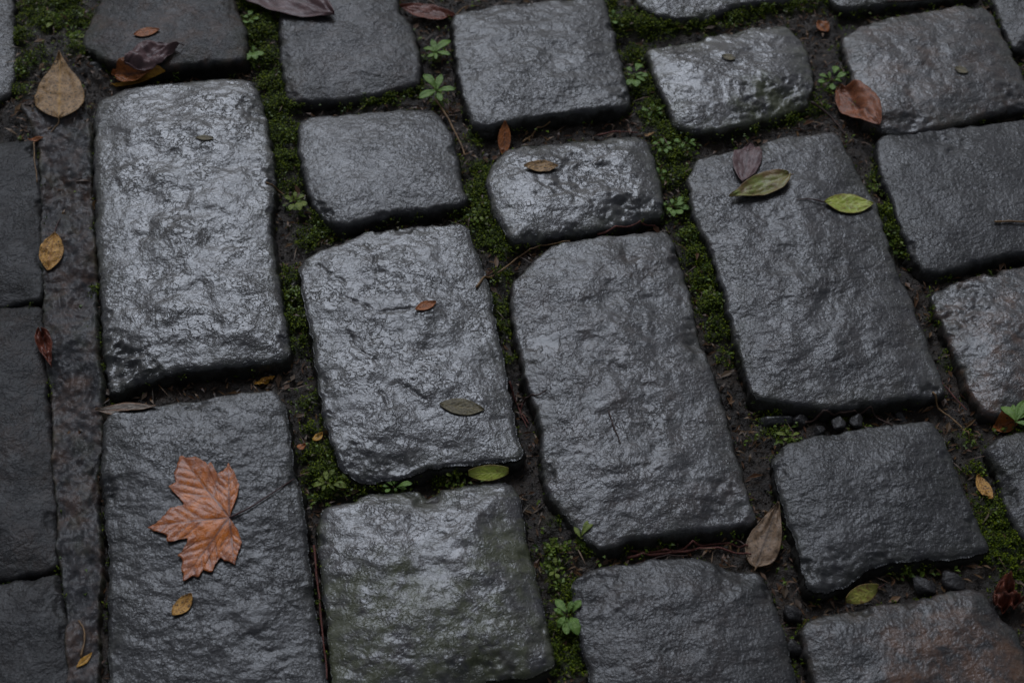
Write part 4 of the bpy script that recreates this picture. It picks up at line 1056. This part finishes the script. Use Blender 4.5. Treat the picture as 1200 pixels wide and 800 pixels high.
def seedling(hub, tips, label, wk=.5, z=-.006, mat=None, prof='obovate', cat='plant', tiny=16):
    d = dg()
    mat = mat or LM_plant
    hxy = world(*hub, z); g0 = top(hxy[0], hxy[1], d)
    org = np.r_[hxy, min(g0, z)]
    root = link('seedling', None, None, None, org)
    H = np.r_[hxy, z]
    foot = np.array([hxy[0] + .001, hxy[1] + .002, min(g0, z) - .002])
    st = tube(spline([foot, (foot + H) / 2 + [.001, 0, 0], H], 5), .0009, .0006, 'stem', LM_plantstem, root, org, 6)
    q = random.Random(int(hub[0] * 13 + hub[1]))
    big = len(tips) <= 6 and z >= -.004
    for k, (a, b) in enumerate(tips):
        sc_ = q.uniform(.85, 1.12) if big else q.uniform(.65, 1.15)
        a = hub[0] + (a - hub[0]) * sc_; b = hub[1] + (b - hub[1]) * sc_
        tz = z + q.uniform(-.003, .005)
        T = np.r_[world(a, b, tz), tz]
        L = np.linalg.norm(T[:2] - H[:2])
        H2 = H + np.array([q.uniform(-.0012, .0012), q.uniform(-.0012, .0012), 0])
        if not big: H2[:2] += (T[:2] - H[:2]) * q.uniform(.1, .45)      # leaf on a short stalk of its own
        P, U, Vv = sprig_leaf(H2, T, max(.0028, L * wk * q.uniform(.75, 1.05)), q.uniform(0, .6), prof, k, z, tz)
        link('leaf', leaf_solid(P, U, Vv, vein_map(U, Vv, 4) * .5, np.zeros_like(U), .0003, 'leaf', org), mat, root)
    # the small leaves and side shoots round it, too small to pick apart
    n = tiny; hx = H[0] + np.array([q.gauss(0, .006) for _ in range(n)]); hy = H[1] + np.array([q.gauss(0, .007) for _ in range(n)])
    keep = ~in_stone(hx, hy, .002)
    if keep.any():
        hx, hy = hx[keep], hy[keep]
        f = blades(hx - org[0], hy - org[1], soil_z(hx, hy) + .003 - org[2], 3, .0056, .0034, .5, 'foliage', M_COVER, int(hub[0]), .0025)
        f.parent = root
    return tag(root, label, cat)

seedling((512,107), [(489,117),(498,90),(518,85),(536,105),(518,121)], 'green seedling with five pale leaves in the joint right of the top left stones', .46, .000)
seedling((510,62), [(495,57),(506,45),(527,49),(528,65),(500,68),(511,71)], 'smaller green seedling just above the five leaved one', .42, -.004)
seedling((744,88), [(731,75),(736,99),(766,89),(750,77),(760,98),(746,108),(733,88),(757,84)], 'bushy green seedling in the joint left of the mossy cornered stone', .44, -.004)
seedling((788,241), [(775,241),(787,230),(801,231),(782,250),(799,251),(790,257),(806,236),(812,246)], 'green rosette seedling in the joint at the upper left of the tall right stone', .44, -.004)
seedling((974,94), [(953,97),(956,86),(971,80),(992,85),(976,107),(986,96),(980,79)], 'dark green seedling in the joint above the rusty brown leaf', .4, -.004)
seedling((803,167), [(791,165),(817,163),(806,158),(799,174),(815,171)], 'small weed at the lower left corner of the mossy cornered stone', .42, -.006)
seedling((777,172), [(764,167),(770,181),(789,166),(782,182),(775,161),(790,177)], 'small bright weed where joints cross right of the short glossy stone', .42, -.008)
seedling((765,131), [(752,128),(758,140),(776,127),(773,141),(764,119),(779,135)], 'small weed halfway down the joint left of the mossy cornered stone', .42, -.008)
seedling((296,63), [(285,60),(297,54),(308,64),(301,71),(289,71)], 'small bright green weed in the top left mossy joint', .55, -.004)
seedling((293,22), [(283,18),(294,12),(304,23),(297,31),(286,29)], 'small green weed above another in the top left mossy joint', .55, -.006)
seedling((346,236), [(334,231),(346,226),(357,229),(340,246),(352,248),(358,240)], 'small weed with rounded leaves beside a tan stalk in the left mossy joint', .5, -.006, LM_plant2)
seedling((1190,494), [(1173,477),(1187,474),(1207,479),(1209,499),(1199,472)], 'green seedling at the right edge above an orange brown leaf', .45, .002)
seedling((665,721), [(643,710),(652,703),(664,743),(681,733),(685,716),(671,703),(655,734),(676,742),(679,705)], 'green clover like seedling in the lower joint right of the olive tinted stone', .44, -.004)
seedling((681,630), [(694,611),(673,617),(688,626)], 'thin upright seedling by the broken corner of the centre stone', .34, .000, LM_plant2)
seedling((461,570), [(444,569),(449,560),(459,552),(470,559),(482,567),(476,573),(452,576),(465,578)], 'bright feathery weed in the gap above the olive tinted stone', .36, -.006, LM_plant)
seedling((535,557), [(524,556),(532,551),(544,554),(539,562)], 'tiny weed left of the yellow green leaf above the olive tinted stone', .42, -.010, LM_plant2)
seedling((384,566), [(372,560),(381,551),(392,549),(399,562),(393,574),(376,577),(406,571),(368,570)], 'bright green weed in moss at the upper left corner of the olive tinted stone', .42, -.006, LM_plant2)
seedling((925,512), [(911,508),(921,502),(938,507),(932,518),(914,517)], 'small yellow green weed under the lower left corner of the tall right stone', .36, -.010, LM_plant2)
seedling((651,668), [(640,662),(650,655),(661,665),(655,677),(642,676)], 'small yellow green weed in the joint above the clover like seedling', .40, -.008, LM_plant2)
seedling((648,640), [(638,636),(649,630),(658,641),(645,650)], 'tiny yellow green weed beside the broken corner left of the centre stone', .40, -.010, LM_plant2)
seedling((1073,664), [(1062,661),(1072,656),(1084,662),(1078,671)], 'tiny weed in the gap above the two round pebbles', .42, -.012, LM_plant2)
seedling((90,45), [(80,42),(90,36),(101,43),(95,52),(83,52)], 'faint green weed on the mossy ground in the top left corner', .45, -.002, LM_plant2)
seedling((63,25), [(52,22),(63,15),(74,23),(68,33),(55,33)], 'grey green weed nearest the top left corner', .45, -.002, LM_plant2)
seedling((772,206), [(762,202),(770,196),(782,200),(779,212),(766,213)], 'small sprig in the joint at the right end of the short glossy stone', .42, -.006)
seedling((1030,214), [(1021,209),(1030,204),(1040,211),(1034,222)], 'tiny sprig in the joint right of the bright yellow green leaf', .40, -.010, LM_plant2)
seedling((562,252), [(553,247),(562,242),(571,250),(566,260),(555,259)], 'tiny sprig in the moss at the left end of the short glossy stone', .42, -.006, LM_plant2)
seedling((718,22), [(709,17),(719,12),(729,20),(723,30),(711,30)], 'small sprig in the moss at the top between two stones', .42, -.006)
seedling((832,345), [(824,340),(833,335),(841,344),(835,354)], 'tiny sprig in the mossy joint between the centre stone and the tall right stone', .42, -.006, LM_plant2)
seedling((1056,280), [(1048,276),(1057,271),(1065,279),(1058,289)], 'tiny sprig in the brightest moss cushion at the right', .42, -.006, LM_plant2)
